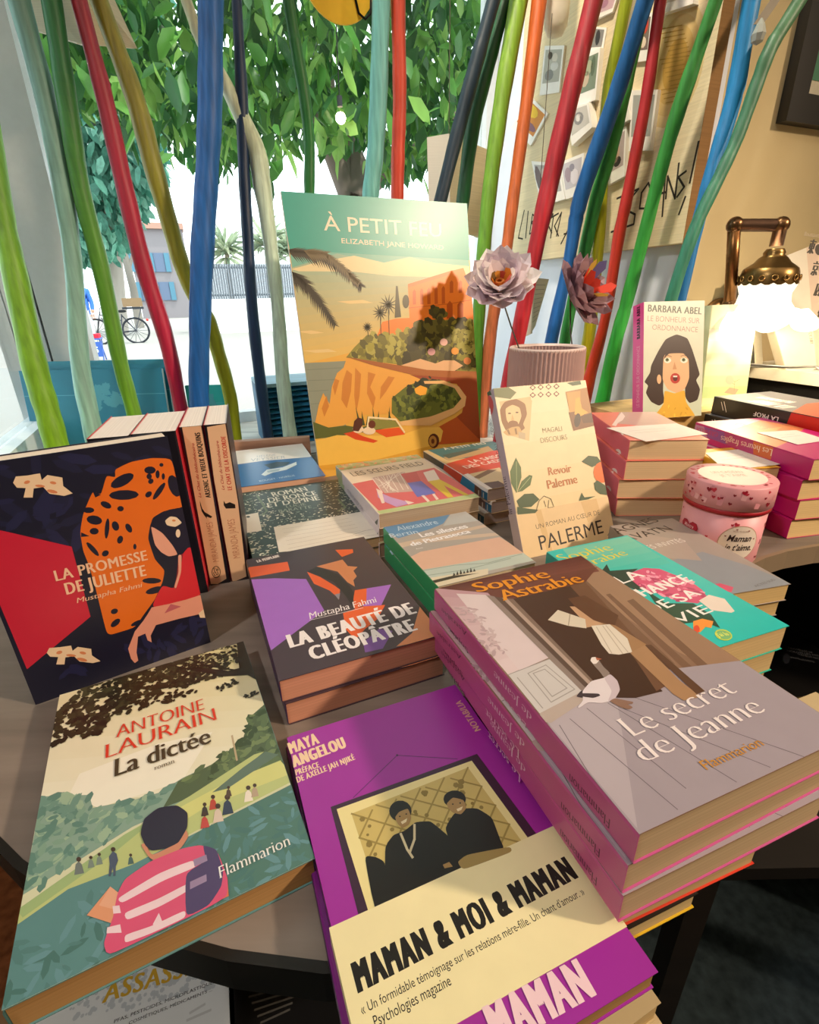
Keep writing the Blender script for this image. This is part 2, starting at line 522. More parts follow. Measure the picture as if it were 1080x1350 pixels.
def leaf(mb, p, L, wd, d, nrm, col):
    d = d.normalized(); sd = d.cross(nrm).normalized(); up = sd.cross(d)
    q = [p, p + d * L * .35 + sd * wd + up * L * .05, p + d * L * .75 + sd * wd * .8 - up * L * .02, p + d * L - up * L * .12,
         p + d * L * .75 - sd * wd * .8 - up * L * .02, p + d * L * .35 - sd * wd + up * L * .05, p + d * L * .4 - up * L * .04]
    mb.add(q, [(0, 6, 1), (1, 6, 3, 2), (0, 5, 6), (6, 5, 4, 3)], 'leaf', col, True)
def canopy(num, rnd, srange, trange, low, hi, L, cols, name, parent, drop=0.8):
    mb = MB()
    for i in range(num):
        s = rnd.uniform(*srange); t = rnd.uniform(*trange)
        zl = low(s, t)
        z = zl + (hi - zl) * rnd.random() ** 1.5
        d = Vector((rnd.gauss(0, .7), rnd.gauss(0, .7), -drop + rnd.gauss(0, .45)))
        n = Vector((rnd.gauss(0, .6), rnd.gauss(0, .6), 1))
        k = L * rnd.uniform(.6, 1.25)
        leaf(mb, st(s, t, z), k, k * rnd.uniform(.17, .25), d, n, rnd.choice(cols))
    return part(mb, name, parent)
def sz(x, y, t):
    P = at_t(x, y, t); return P.dot(U), P.z
rnd = random.Random(7)
# the broad chestnut right outside the pane
t0 = 470
base = at_t(470, 470, t0)
tree = thing('chestnut_tree', 'broad leafy chestnut tree with forked grey trunk right outside the window', 'tree', place((base.x, base.y, GR)))
mb = MB()
fork = Vector((0, 0, at_t(462, 262, t0).z - GR))
rel = lambda x, y, t=t0: at_t(x, y, t) - Vector((base.x, base.y, GR))
mb.tube([(0, 0, 0), (2, 1, 40), fork * 0.7, fork], [22, 17, 15, 14], 'matte', '#6f6258', 12)
for pts, r in (([(462, 262), (440, 205), (416, 160), (380, 60)], 9), ([(462, 262), (450, 205), (437, 165), (430, 40)], 8), ([(463, 262), (470, 215), (447, 160), (470, 60)], 10),
               ([(466, 262), (508, 225), (560, 190), (640, 120)], 9)):
    mb.tube([rel(x, y, t0 + 8 * i) for i, (x, y) in enumerate(pts)], [r, r * .9, r * .75, r * .4], 'matte', '#796a5f', 10)
part(mb, 'trunk', tree)
def low1(s, t):
    x = s / t * 380
    y = 195 + 26 * sin(s * .045) + 18 * sin(s * .13 + t * .05) + 12 * sin(s * .31)
    return sz(540, y, t)[1]
G1 = ['#447438', '#58903f', '#71a64c', '#356332', '#93bf60', '#64994a', '#3d6f3e']
G1 = [lin(c) for c in G1]
cr = MB()
bx, by = base.x, base.y
for i in range(17000):
    t = rnd.uniform(270, 470); s = rnd.uniform(-0.47 * t, 1.02 * t); zl = low1(s, t)
    if s < -0.28 * t: zl += (-.28 * t - s) * .55
    z = zl + (330 - zl) * rnd.random() ** 1.25
    d = Vector((rnd.gauss(0, .6), rnd.gauss(0, .6), -.9 + rnd.gauss(0, .4)))
    k = rnd.uniform(8, 16)
    leaf(cr, st(s, t, z) - Vector((bx, by, GR)), k, k * rnd.uniform(.17, .25), d, Vector((rnd.gauss(0, .6), rnd.gauss(0, .6), 1)), rnd.choice(G1))
fo = part(cr, 'foliage', tree); fo['kind'] = 'stuff'
# dense darker tree further left, its ivy trunk reaching the ground
b2 = at_t(150, 418, 2400)
tree2 = thing('street_tree', 'tall blue green tree further along the street at far left', 'tree', place((b2.x, b2.y, GR)))
mb = MB(); r2 = lambda x, y: at_t(x, y, 2400) - Vector((b2.x, b2.y, GR))
mb.tube([(0, 0, 0), r2(148, 340), r2(140, 260), r2(132, 180), r2(120, 60)], [40, 34, 28, 22, 14], 'matte', '#a79d92', 10)
part(mb, 'trunk', tree2)
cr = MB(); G2 = [lin(c) for c in ('#4a8672', '#3d7864', '#649c86', '#528f78', '#80b39c')]
G3 = [lin(c) for c in ('#a9b89a', '#bcc7a8', '#9aac92', '#c9cfb4')]
for i in range(4200):
    x = rnd.uniform(60, 215); y = rnd.uniform(-60, 340 - max(0, x - 150) * 1.7)
    t = 2400 + rnd.uniform(-250, 150)
    leaf(cr, at_t(x, y, t) - Vector((b2.x, b2.y, GR)), rnd.uniform(36, 66), rnd.uniform(9, 15), Vector((rnd.gauss(0, .6), rnd.gauss(0, .6), -1)), Vector((rnd.gauss(0, .6), -1, .5)), rnd.choice(G2))
fo = part(cr, 'foliage', tree2); fo['kind'] = 'stuff'
# palms and shrubs behind the railings, sun haze put into their pale colour
for k, (x, y, h) in enumerate(((300, 348, 42), (352, 346, 60), (384, 346, 38))):
    b = at_t(x, y, 2300); b.z = GR
    tr = thing('palm_shrub', ('pale feathery shrub behind the railings beside the thick blue pole', 'tallest pale palm shrub behind the railings', 'small pale shrub behind the railings near the poster')[k], 'shrub', place(b), 'shrubs behind the railings')
    mb = MB(); top = at_t(x, y - h * .45, 2300).z - GR
    mb.tube([(0, 0, 0), (3, 0, top)], [12, 8], 'matte', '#a89c84', 8); part(mb, 'trunk', tr)
    mb = MB()
    for i in range(70):
        a = rnd.uniform(0, 2 * pi); e = rnd.uniform(-.5, 1.1)
        leaf(mb, Vector((0, 0, top + rnd.uniform(-30, 20))), rnd.uniform(60, 130), 7, Vector((cos(a) * cos(e), sin(a) * cos(e), sin(e))), Vector((0, 0, 1)), rnd.choice(G3))
    part(mb, 'foliage', tr)
# railings
f0, f1 = at_t(262, 390, 2200), at_t(402, 390, 2200)
rl = thing('railing', 'pale iron railing along the far side of the square', 'fence', place((f0.x, f0.y, GR)))
mb = MB(); d = (f1 - f0); d.z = 0; n = 44; hh = at_t(300, 348, 2200).z - GR
gb = at_t(300, 389, 2200).z - GR
mb.obox(d / 2 + Vector((0, 0, (gb - 14) / 2)), d / 2, W * 12, Vector((0, 0, max(gb - 14, 4) / 2)), 'matte', '#efede8'); part(mb, 'low_wall', rl)
mb = MB()
for i in range(n + 1):
    p = d * i / n; mb.tube([p + Vector((0, 0, gb - 14)), p + Vector((0, 0, hh))], 4.5, 'satin', '#5c636a', 5)
part(mb, 'bars', rl)
mb = MB()
for z in (gb, hh - 12): mb.tube([Vector((0, 0, z)), d + Vector((0, 0, z))], 4.0, 'satin', '#5c636a', 5)
part(mb, 'rails', rl)
# house at the end of the street
hb = at_t(208, 392, 4700)
ho = thing('town_house', 'pale house with blue shutters glimpsed between the red and olive poles', 'building', frame(U, W, Vector((0, 0, 1)), Vector((hb.x, hb.y, GR))))
mb = MB(); mb.box((-130, 0, 0), (260, 200, 620), 'wall', '#8c8688'); part(mb, 'wall', ho)
for s, z in ((-70, 330), (60, 330), (-70, 130), (60, 130)):
    mb = MB(); mb.box((s - 36, -8, z), (s + 36, 0, z + 130), 'satin', '#5f6f88'); wi = part(mb, 'window', ho)
    mb = MB()
    for e in (-1, 1):
        mb = MB(); mb.box((s + e * 56 - 18, -14, z), (s + e * 56 + 18, -2, z + 130), 'satin', '#4f7f94'); part(mb, 'shutter', wi)
mb = MB(); mb.box((-20, -6, 0), (40, 0, 110), 'satin', '#8c4f5a'); part(mb, 'door', ho)
mb = MB(); mb.box((-140, -30, 620), (270, 210, 660), 'matte', '#b08a7a'); part(mb, 'roof', ho)
# plane trunk near the house
pt = at_t(176, 392, 3000); tp = thing('plane_tree', 'slim bare trunk standing beside the bicycle in the distance', 'tree', place((pt.x, pt.y, GR)))
mb = MB(); mb.tube([(0, 0, 0), (8, 0, 180), (-4, 0, 420)], [22, 18, 15], 'matte', '#7d776f', 10); part(mb, 'trunk', tp)
mb = MB(); mb.tube([(4, 0, 260), (60, 20, 380), (70, 20, 470)], [9, 7, 4], 'matte', '#7d776f', 8); part(mb, 'branch', tp)

# bicycle: hubs on the pavement plane
bc = at_z(183, 452, GR); bdir = -U
bk = thing('bicycle', 'dark city bicycle with wicker basket parked on the sunny pavement', 'bicycle', frame(-U, -W, Vector((0, 0, 1)), bc))
R_ = 36.0
for nm, x in (('wheel', 0), ('wheel', 104)):
    mb = MB(); mb.tube([(x + R_ * cos(a), 0, R_ + R_ * sin(a)) for a in [2 * pi * i / 28 for i in range(29)]], 3.0, 'matte', '#303238', 6); wh_ = part(mb, nm, bk); mb = MB()
    for i in range(14): mb.tube([(x, 0, R_), (x + R_ * cos(i * pi / 7), 0, R_ + R_ * sin(i * pi / 7))], 0.6, 'matte', '#5a5c62', 4)
    part(mb, 'spokes', wh_)
mb = MB()
for a, b in (((0, 0, 36), (40, 0, 32)), ((0, 0, 36), (30, 0, 80)), ((40, 0, 32), (30, 0, 84)), ((40, 0, 32), (88, 0, 76)), ((34, 0, 66), (88, 0, 84)), ((86, 0, 92), (104, 0, 36))): mb.tube([a, b], 1.8, 'gloss', '#34363f', 7)
part(mb, 'frame', bk)
mb = MB(); mb.ball((28, 0, 92), 9, 'matte', '#2a2a2c', 10, (1.5, .9, .45)); part(mb, 'saddle', bk)
mb = MB(); mb.tube([(86, 0, 92), (84, 0, 102), (78, 14, 104), (66, 24, 100)], 1.4, 'metal', '#8a8c90', 6); mb.tube([(84, 0, 102), (78, -14, 104), (66, -24, 100)], 1.4, 'metal', '#8a8c90', 6); part(mb, 'handlebar', bk)
mb = MB(); mb.prism([(-30, -14), (16, -14), (20, 14), (-34, 14)], 104, 128, 'card', '#8c7458'); part(mb, 'basket', bk)
mb = MB(); mb.box((-34, -9, 97), (24, 9, 103), 'matte', '#44464c'); mb.tube([(-26, 0, 98), (0, 0, 36)], 1.6, 'matte', '#777a80', 5); part(mb, 'rack', bk)
mb = MB(); mb.ball((-37, 0, 66), 4, 'gloss', '#d0302a', 8); part(mb, 'rear_light', bk)

# passer-by in a blue shirt, one skinned body
def skin_body(name, joints, edges, parent, colfn, origin, mat='matte'):
    me = bpy.data.meshes.new(name); me.from_pydata([(Vector(j[0]) * K)[:] for j in joints], edges, [])
    o = bpy.data.objects.new(name, me); COL.objects.link(o); o.parent = parent
    md = o.modifiers.new('skin', 'SKIN'); md.use_smooth_shade = True
    sv = me.skin_vertices[0].data if me.skin_vertices else None
    if sv is None:
        lay = me.attributes
    for i, j in enumerate(joints): sv[i].radius = (j[1] * K, j[1] * K)
    sv[0].use_root = True
    o.modifiers.new('sub', 'SUBSURF').levels = 1
    dg = bpy.context.evaluated_depsgraph_get()
    me2 = bpy.data.meshes.new_from_object(o.evaluated_get(dg))
    o.modifiers.clear(); o.data = me2
    at = me2.attributes.new('ink', 'FLOAT_COLOR', 'CORNER'); me2.materials.clear(); me2.materials.append(MATS[mat])
    buf = []
    for p in me2.polygons:
        p.use_smooth = True; p.material_index = 0
        c = colfn(p.center / K); buf += [*c, 1.0] * p.loop_total
    at.data.foreach_set('color', buf)
    return o
pb = at_z(123, 468, GR)
pe = thing('person', 'person in a blue shirt and light trousers standing on the pavement', 'person', frame(-U, -W, Vector((0, 0, 1)), pb))
JT = [((0, 0, 96), 15), ((0, 0, 116), 15), ((0, 0, 138), 18), ((0, 0, 152), 7), ((0, 1, 163), 9.5), ((0, 1, 172), 8.5),
      ((18, 0, 142), 7), ((24, 2, 116), 5.2), ((22, 12, 94), 4), ((-18, 0, 142), 7), ((-24, 2, 116), 5.2), ((-22, 10, 94), 4),
      ((9, 0, 88), 10), ((10, 3, 50), 7), ((10, 0, 10), 5), ((10, 14, 4), 4.5), ((-9, 0, 88), 10), ((-10, 3, 50), 7), ((-10, -4, 10), 5), ((-10, 10, 4), 4.5)]
ED = [(0, 1), (1, 2), (2, 3), (3, 4), (4, 5), (2, 6), (6, 7), (7, 8), (2, 9), (9, 10), (10, 11), (0, 12), (12, 13), (13, 14), (14, 15), (0, 16), (16, 17), (17, 18), (18, 19)]
def pc(c):
    if c.z > 150 or (abs(c.x) > 19 and c.z < 102 and c.z > 80): return lin('#c79a80')
    if c.z > 96: return lin('#3f6fc4')
    if c.z > 12: return lin('#cfd4dc')
    return lin('#54483f')
bpy.context.view_layer.update()
body = skin_body('body', JT, ED, pe, pc, pb)
mb = MB(); mb.ball((0, -1, 172), 10.5, 'matte', '#4a3a2e', 12, (.95, 1, .8)); part(mb, 'hair', pe)
for e in (-1, 1):                                           # hands with separate fingers
    mb = MB()
    for k in range(4): mb.tube([(e * 22 - 3 + k * 2, 12, 92), (e * 22 - 3 + k * 2, 14, 86 - (k in (1, 2))), (e * 22 - 3 + k * 2, 12.5, 81)], .9, 'matte', '#c79a80', 6)
    mb.tube([(e * 19, 13, 91), (e * 17, 15, 87)], 1, 'matte', '#c79a80', 6)
    part(mb, 'fingers', pe)
# folding terrace chair with printed sling
cb = at_z(124, 476, GR)
ch = thing('terrace_chair', 'blue folding terrace chair with a red cushion behind the grey green pole', 'chair', frame(-U, -W, Vector((0, 0, 1)), cb))
for x, y in ((-22, -20), (22, -20), (-22, 20), (22, 20)):
    mb = MB(); mb.tube([(x, y, 0), (x, -y * .7, 44)], 1.4, 'satin', '#3a5aa0', 7); part(mb, 'leg', ch)
mb = MB(); mb.box((-24, -22, 44), (24, 22, 47), 'satin', '#2f58a8'); part(mb, 'seat', ch)
mb = MB(); mb.box((-22, -20, 47), (22, 18, 55), 'matte', '#c23040'); part(mb, 'cushion', ch)
mb = MB(); mb.box((-24, 20, 10), (24, 22.5, 40), 'satin', '#2f58a8')
cv = Canvas(mb, ch.matrix_basis.to_3x3().to_4x4(), (0, 22.5, 10), (-1, 0, 0), (0, 0, 1), (0, 1, 0), (-24, 0, 24, 30), 'satin').local()
cv.text('USEAS', lin('#e8eef4'), (.15, .3), (.85, .3), (.15, .68), 'black')
part(mb, 'back_panel', ch)

# warm bulb hung in the tree
lb = at_t(449, 152, 262)
bl = thing('festoon_bulb', 'small glowing round bulb hanging among the chestnut leaves', 'bulb', place(lb - Vector((0, 0, 3.2))))
mb = MB(); mb.ball((0, 0, 2.2), 2.2, 'bulb', '#ffe0b0', 14); part(mb, 'globe', bl)
mb = MB(); mb.tube([(0, 0, 6.2), (0, 0, 10)], 1.2, 'matte', '#2a2a2a', 8); part(mb, 'socket', bl)
mb = MB(); mb.tube([(0, 0, 10), (1, 0, 60), (6, 0, 140)], .25, 'matte', '#1a1a1a', 5); part(mb, 'cable', bl)

# ------------------------------------------------------------------ painted poles in the bay
def stick(label, pts, tt, tb, c0, c1, zb=SILL, top=40, smax=81.5):
    """pts: (x, y, width) down the pole as seen; tt / tb: how far into the bay its top and foot stand"""
    ys = [p[1] for p in pts]; P = []; Rr = []
    for x, y, wd in pts:
        f = (y - ys[0]) / (ys[-1] - ys[0]); t = tt + (tb - tt) * f
        q = at_t(x, y, t)
        if q.dot(U) > smax: q = at_s(x, y, smax)
        P.append(q); Rr.append(wd / 2 * (q - CAM).dot(CF) / FPX)
    d0 = (P[0] - P[1]).normalized(); P.insert(0, P[0] + d0 * top); Rr.insert(0, Rr[0])
    d1 = (P[-1] - P[-2]).normalized(); d1 = (d1 + Vector((0, 0, -.8))).normalized()
    L = (zb - P[-1].z) / d1.z
    if L > 0.3: P.append(P[-1] + d1 * L); Rr.append(Rr[-1])
    else: P[-1].z = zb
    # resample smoothly
    Q, RR = [], []
    for i in range(len(P) - 1):
        p0, p1, p2, p3 = P[max(i - 1, 0)], P[i], P[i + 1], P[min(i + 2, len(P) - 1)]
        for k in range(6):
            u = k / 6
            Q.append(0.5 * ((2 * p1) + (p2 - p0) * u + (2 * p0 - 5 * p1 + 4 * p2 - p3) * u * u + (3 * p1 - p0 - 3 * p2 + p3) * u ** 3))
            RR.append((Rr[i] * (1 - u) + Rr[i + 1] * u) * (1 + .03 * sin(i * 2.1 + k * 1.3)))
    Q.append(P[-1]); RR.append(Rr[-1])
    for q in Q: q.z = max(q.z, zb)
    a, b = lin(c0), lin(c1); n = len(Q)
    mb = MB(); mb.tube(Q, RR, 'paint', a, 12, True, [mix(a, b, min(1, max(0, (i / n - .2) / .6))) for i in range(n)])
    o = mb.build('painted_pole', origin=Q[-1])
    return tag(o, label, 'pole', 'painted wooden poles in the window bay')
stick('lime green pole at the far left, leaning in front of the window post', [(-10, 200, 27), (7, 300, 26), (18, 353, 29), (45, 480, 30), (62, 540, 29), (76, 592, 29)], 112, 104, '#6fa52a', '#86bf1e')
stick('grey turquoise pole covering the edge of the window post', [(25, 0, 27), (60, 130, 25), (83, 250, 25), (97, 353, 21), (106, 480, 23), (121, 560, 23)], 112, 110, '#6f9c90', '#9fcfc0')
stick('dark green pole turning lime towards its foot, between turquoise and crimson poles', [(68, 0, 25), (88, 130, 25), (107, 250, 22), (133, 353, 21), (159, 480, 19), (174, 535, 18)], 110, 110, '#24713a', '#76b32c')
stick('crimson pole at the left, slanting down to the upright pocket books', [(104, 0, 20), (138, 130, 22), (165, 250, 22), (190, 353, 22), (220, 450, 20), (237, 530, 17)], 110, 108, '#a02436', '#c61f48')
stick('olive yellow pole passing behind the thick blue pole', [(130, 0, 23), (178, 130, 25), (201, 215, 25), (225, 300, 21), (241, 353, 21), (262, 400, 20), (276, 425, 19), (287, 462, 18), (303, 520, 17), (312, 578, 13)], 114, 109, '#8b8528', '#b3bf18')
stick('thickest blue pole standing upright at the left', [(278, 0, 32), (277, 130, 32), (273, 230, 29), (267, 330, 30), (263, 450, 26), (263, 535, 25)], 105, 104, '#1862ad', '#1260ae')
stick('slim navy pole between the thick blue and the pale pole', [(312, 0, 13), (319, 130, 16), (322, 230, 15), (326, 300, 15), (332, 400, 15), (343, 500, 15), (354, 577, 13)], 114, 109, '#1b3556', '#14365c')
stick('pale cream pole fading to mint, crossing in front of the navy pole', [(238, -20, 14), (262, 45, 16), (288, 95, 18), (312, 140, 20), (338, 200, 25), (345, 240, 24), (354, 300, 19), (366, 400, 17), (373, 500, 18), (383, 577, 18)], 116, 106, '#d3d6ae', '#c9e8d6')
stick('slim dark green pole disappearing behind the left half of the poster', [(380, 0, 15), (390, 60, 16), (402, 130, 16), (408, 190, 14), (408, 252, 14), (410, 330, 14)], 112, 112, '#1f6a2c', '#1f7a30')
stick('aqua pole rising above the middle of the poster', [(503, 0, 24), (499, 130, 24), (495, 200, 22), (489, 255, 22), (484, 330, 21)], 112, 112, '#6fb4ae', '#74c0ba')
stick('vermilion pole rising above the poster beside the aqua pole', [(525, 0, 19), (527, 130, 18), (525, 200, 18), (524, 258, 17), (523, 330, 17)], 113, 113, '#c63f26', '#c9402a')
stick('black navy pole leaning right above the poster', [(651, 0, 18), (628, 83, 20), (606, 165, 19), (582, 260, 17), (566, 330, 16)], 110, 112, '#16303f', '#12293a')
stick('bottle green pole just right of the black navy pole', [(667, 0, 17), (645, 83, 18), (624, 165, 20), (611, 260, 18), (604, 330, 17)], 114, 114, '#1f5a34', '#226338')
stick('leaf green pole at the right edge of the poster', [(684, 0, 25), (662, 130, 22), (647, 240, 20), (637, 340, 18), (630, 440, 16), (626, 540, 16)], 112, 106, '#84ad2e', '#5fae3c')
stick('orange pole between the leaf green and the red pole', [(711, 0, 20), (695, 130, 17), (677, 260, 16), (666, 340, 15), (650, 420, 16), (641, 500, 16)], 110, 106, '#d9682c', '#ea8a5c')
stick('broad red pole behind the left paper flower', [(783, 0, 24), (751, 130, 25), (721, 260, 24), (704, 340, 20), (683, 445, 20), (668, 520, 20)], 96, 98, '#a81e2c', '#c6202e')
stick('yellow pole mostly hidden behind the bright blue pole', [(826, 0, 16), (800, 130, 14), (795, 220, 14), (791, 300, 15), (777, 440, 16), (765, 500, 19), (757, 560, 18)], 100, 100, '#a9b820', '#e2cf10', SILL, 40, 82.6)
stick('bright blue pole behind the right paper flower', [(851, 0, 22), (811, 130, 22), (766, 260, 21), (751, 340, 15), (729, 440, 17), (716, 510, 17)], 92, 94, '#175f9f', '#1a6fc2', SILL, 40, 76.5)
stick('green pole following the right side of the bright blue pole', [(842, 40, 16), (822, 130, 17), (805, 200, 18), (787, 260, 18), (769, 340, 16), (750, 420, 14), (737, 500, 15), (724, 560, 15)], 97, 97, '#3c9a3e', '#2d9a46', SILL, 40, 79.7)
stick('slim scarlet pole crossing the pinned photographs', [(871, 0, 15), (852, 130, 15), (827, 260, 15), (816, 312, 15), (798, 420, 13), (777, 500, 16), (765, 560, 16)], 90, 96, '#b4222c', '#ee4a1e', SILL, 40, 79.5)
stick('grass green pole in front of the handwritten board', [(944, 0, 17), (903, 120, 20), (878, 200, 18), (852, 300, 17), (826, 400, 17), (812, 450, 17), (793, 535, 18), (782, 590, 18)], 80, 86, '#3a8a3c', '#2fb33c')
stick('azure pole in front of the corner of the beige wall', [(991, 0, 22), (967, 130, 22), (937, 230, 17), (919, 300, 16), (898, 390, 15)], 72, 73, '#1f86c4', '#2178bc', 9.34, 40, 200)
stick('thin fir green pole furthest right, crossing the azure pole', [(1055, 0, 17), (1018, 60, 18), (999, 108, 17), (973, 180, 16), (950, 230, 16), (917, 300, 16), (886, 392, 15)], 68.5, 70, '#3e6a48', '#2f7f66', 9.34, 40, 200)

# ------------------------------------------------------------------ board with photographs on the reveal
SB = 86.0
def plane_ts(q):
    h = at_s(640 + q[0] / 3.857, q[1] / 3.857, SB); return h
bd = MB()
c0 = [at_s(x, y, SB) for x, y in ((675, 345), (900, 320), (975, 0))]
tA, tB, zA = c0[0].dot(W), c0[1].dot(W), c0[1].z
bd.box((SB, tB, zA), (SB + 2.5, tA, zA + 62), 'card', '#e3d2ac', MST)
bd.box((SB - .02, tB - .06, zA), (SB + 2.52, tB, zA + 62), 'card', '#8f6c45', MST)
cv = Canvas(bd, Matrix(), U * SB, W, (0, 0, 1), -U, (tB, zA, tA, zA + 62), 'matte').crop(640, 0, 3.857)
for k_, (rx_, ry_) in enumerate(((140, 330), (112, 270), (84, 210), (56, 140))):       # golden patch, deeper towards its middle
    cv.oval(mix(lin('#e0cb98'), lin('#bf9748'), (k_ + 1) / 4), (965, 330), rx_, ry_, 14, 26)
cv.lines(lin('#a8843c'), [[(885 + 9 * i % 60, 150 + 22 * i), (1000 + 7 * i % 50, 128 + 22 * i)] for i in range(18)], .16)
ink = lin('#3a352e')
for sgl in ([(198, 1070), (168, 1210), (190, 1215)], [(218, 1075), (205, 1210)], [(240, 1090), (225, 1190), (255, 1170), (235, 1130), (262, 1110), (240, 1090)], [(285, 1075), (270, 1190), (300, 1185)], [(282, 1125), (304, 1118)], [(285, 1075), (312, 1068)],
            [(318, 1075), (310, 1190)], [(318, 1075), (345, 1090), (314, 1130), (338, 1185)], [(322, 1115), (372, 1085)], [(347, 1100), (332, 1210)], [(388, 1080), (362, 1200)], [(388, 1080), (352, 1150), (372, 1200)], [(440, 1130), (385, 1240)], [(470, 1120), (455, 1230)], [(400, 1190), (470, 1180)],
            [(670, 1010), (780, 960), (700, 1060), (762, 1090), (755, 1140), (640, 1180)], [(830, 930), (795, 980), (785, 1060), (820, 1060), (850, 990), (830, 930)],
            [(918, 870), (872, 1030)], [(918, 870), (900, 1100)], [(885, 985), (915, 978)], [(928, 895), (918, 1010)], [(928, 895), (965, 1010)], [(965, 1010), (985, 830)],
            [(1022, 870), (982, 900), (1012, 950), (975, 1002)], [(1018, 1000), (985, 1090)], [(1085, 720), (1040, 930)]):
    cv.line(ink, sgl, .38)
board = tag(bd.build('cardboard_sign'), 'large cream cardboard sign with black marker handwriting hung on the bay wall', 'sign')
def polaroid(label, quad, photo, blobs, thick=.5):
    mb = MB(); P = [plane_ts(q) for q in quad]                       # TL TR BR BL as seen
    P = [p - U * .02 for p in P]; n = -U * thick
    mb.add(P + [p + n for p in P], [(4, 5, 6, 7), (0, 1, 5, 4), (1, 2, 6, 5), (2, 3, 7, 6), (3, 0, 4, 7)], 'satin', '#f4efe6')
    TL, TR, BR, BL = [p + n - U * .02 for p in P]
    f = lambda a, b: TL.lerp(TR, a).lerp(BL.lerp(BR, a), b)
    mb.add([f(.08, .08), f(.92, .08), f(.92, .76), f(.08, .76)], [(0, 1, 2, 3)], 'gloss', photo)
    for (a, b, r, r2, c) in blobs:
        mb.add([f(a + r * cos(k * pi / 5), b + r2 * sin(k * pi / 5)) - U * .02 for k in range(10)], [tuple(range(10))], 'gloss', c)
    o = mb.build('instant_photo'); return tag(o, label, 'photograph', 'instant photographs pinned to the sign')
polaroid('instant photo of a figure on a settee, leftmost and upper on the cardboard sign', [(312, 235), (412, 232), (385, 470), (285, 487)], '#b9b4a8', [(.35, .2, .12, .08, '#4a3c34'), (.6, .25, .14, .1, '#d9cfc0'), (.4, .6, .22, .12, '#8a8684'), (.62, .42, .2, .1, '#d8d4ce')])
polaroid('instant photo with dark stripes, tucked above the landscape photo', [(500, 130), (622, 142), (600, 268), (490, 280)], '#8c8a86', [(.3, .4, .12, .25, '#3e3a38'), (.7, .4, .1, .3, '#35353a')], .2)
polaroid('instant photo of a seated person outdoors, just right of the broad red pole', [(515, 285), (606, 245), (580, 510), (480, 548)], '#7d8a74', [(.4, .3, .3, .15, '#a8ac8c'), (.35, .5, .2, .16, '#c8b49a'), (.7, .3, .12, .2, '#5c6a52')], 1.0)
polaroid('tilted instant photo of an orange sunset beside the orange pole', [(232, 488), (328, 578), (240, 742), (140, 650)], '#d98a3a', [(.4, .25, .3, .15, '#f0c23a'), (.6, .6, .3, .1, '#8a5a6a')])
polaroid('curled instant photo with a white square, in the middle of the sign', [(440, 560), (556, 525), (575, 650), (470, 745)], '#c9c2b8', [(.5, .4, .22, .2, '#8e8a88'), (.5, .38, .14, .12, '#ebe6de')], 1.6)
polaroid('instant photo at the lower left of the sign, half behind the red pole', [(248, 820), (392, 832), (420, 1012), (298, 1052)], '#a9a29c', [(.15, .4, .12, .3, '#5a3c38'), (.4, .3, .15, .15, '#d0c0b4')], .8)
polaroid('pale group instant photo at the bottom centre of the sign', [(396, 828), (522, 778), (505, 985), (428, 1015)], '#c4bcc0', [(.3, .4, .15, .2, '#a08a94'), (.6, .5, .2, .2, '#dcd4d8'), (.5, .25, .12, .1, '#8c8490')], 1.0)
polaroid('dark curled instant photo between the bright blue and scarlet poles', [(690, 420), (748, 395), (758, 612), (690, 652)], '#4c5650', [(.5, .4, .25, .2, '#2c332e')], 1.3)
polaroid('tall instant photo of a face, rightmost on the sign', [(762, 462), (895, 458), (855, 766), (745, 770)], '#a9a9a2', [(.6, .3, .18, .16, '#7a6e66'), (.62, .34, .1, .1, '#d4b8a4'), (.5, .66, .3, .1, '#8a9690')], .8)
polaroid('instant photo of a portrait with black hair, lowest by the scarlet pole', [(652, 690), (735, 640), (722, 898), (622, 952)], '#b9a8a4', [(.5, .45, .2, .18, '#caa890'), (.6, .62, .2, .1, '#2a2422')], .8)
polaroid('faded pink instant photo at the top of the sign', [(600, -20), (690, -30), (660, 62), (560, 108)], '#c9a8b0', [(.4, .4, .2, .2, '#a87a90')], .6)
polaroid('instant photo with a red figure between bright blue and scarlet poles', [(800, 70), (858, 66), (832, 310), (772, 318)], '#7a6a60', [(.5, .25, .3, .18, '#c8483a'), (.5, .6, .25, .12, '#e2cdb4')], .4)
polaroid('large pale instant photo at the top right corner of the sign', [(905, -120), (1090, -150), (1085, 25), (915, 80)], '#cdbfa6', [(.4, .4, .3, .2, '#b0a08a')], 1.2)

# ================================================================== table, shelf, riser
def outline_table():
    pts = []
    for k in range(0, 41):                                        # round part: from the front, clockwise round the left and the back
        a = radians(266 - k * (266 - 28) / 40.0)
        pts.append((-1.3 + 45.7 * cos(a), 59 + 45.7 * sin(a)))
    for s, t in ((70, 77.6), (104, 77.6), (104, 12)):
        p = st(s, t); pts.append((p.x, p.y))
    pts += [(75, 56.6), (60, 56.4), (49.94, 55.08), (45.4, 53.88), (41.63, 52.3), (38.14, 50.26), (33, 45.6), (29.5, 40), (26.5, 33.5), (23.6, 27.5),
            (20, 22.5), (15.5, 18.4), (9, 15.0), (3, 13.6)]
    return pts
def smooth(pts, r=0): return pts
TO = outline_table()
def inset(pts, d):
    n = len(pts); out = []
    for i in range(n):
        a, b, c = Vector(pts[i - 1]), Vector(pts[i]), Vector(pts[(i + 1) % n])
        d1, d2 = (b - a).normalized(), (c - b).normalized()
        nn = (Vector((d1.y, -d1.x)) + Vector((d2.y, -d2.x))).normalized()
        out.append(b + nn * d)
    return out
table = thing('display_table', 'grey wooden display table with rounded black edge carrying all the books', 'table', place((0, 50, FLOOR)))
def tp(pts): return [(p[0], p[1] - 50) for p in pts]
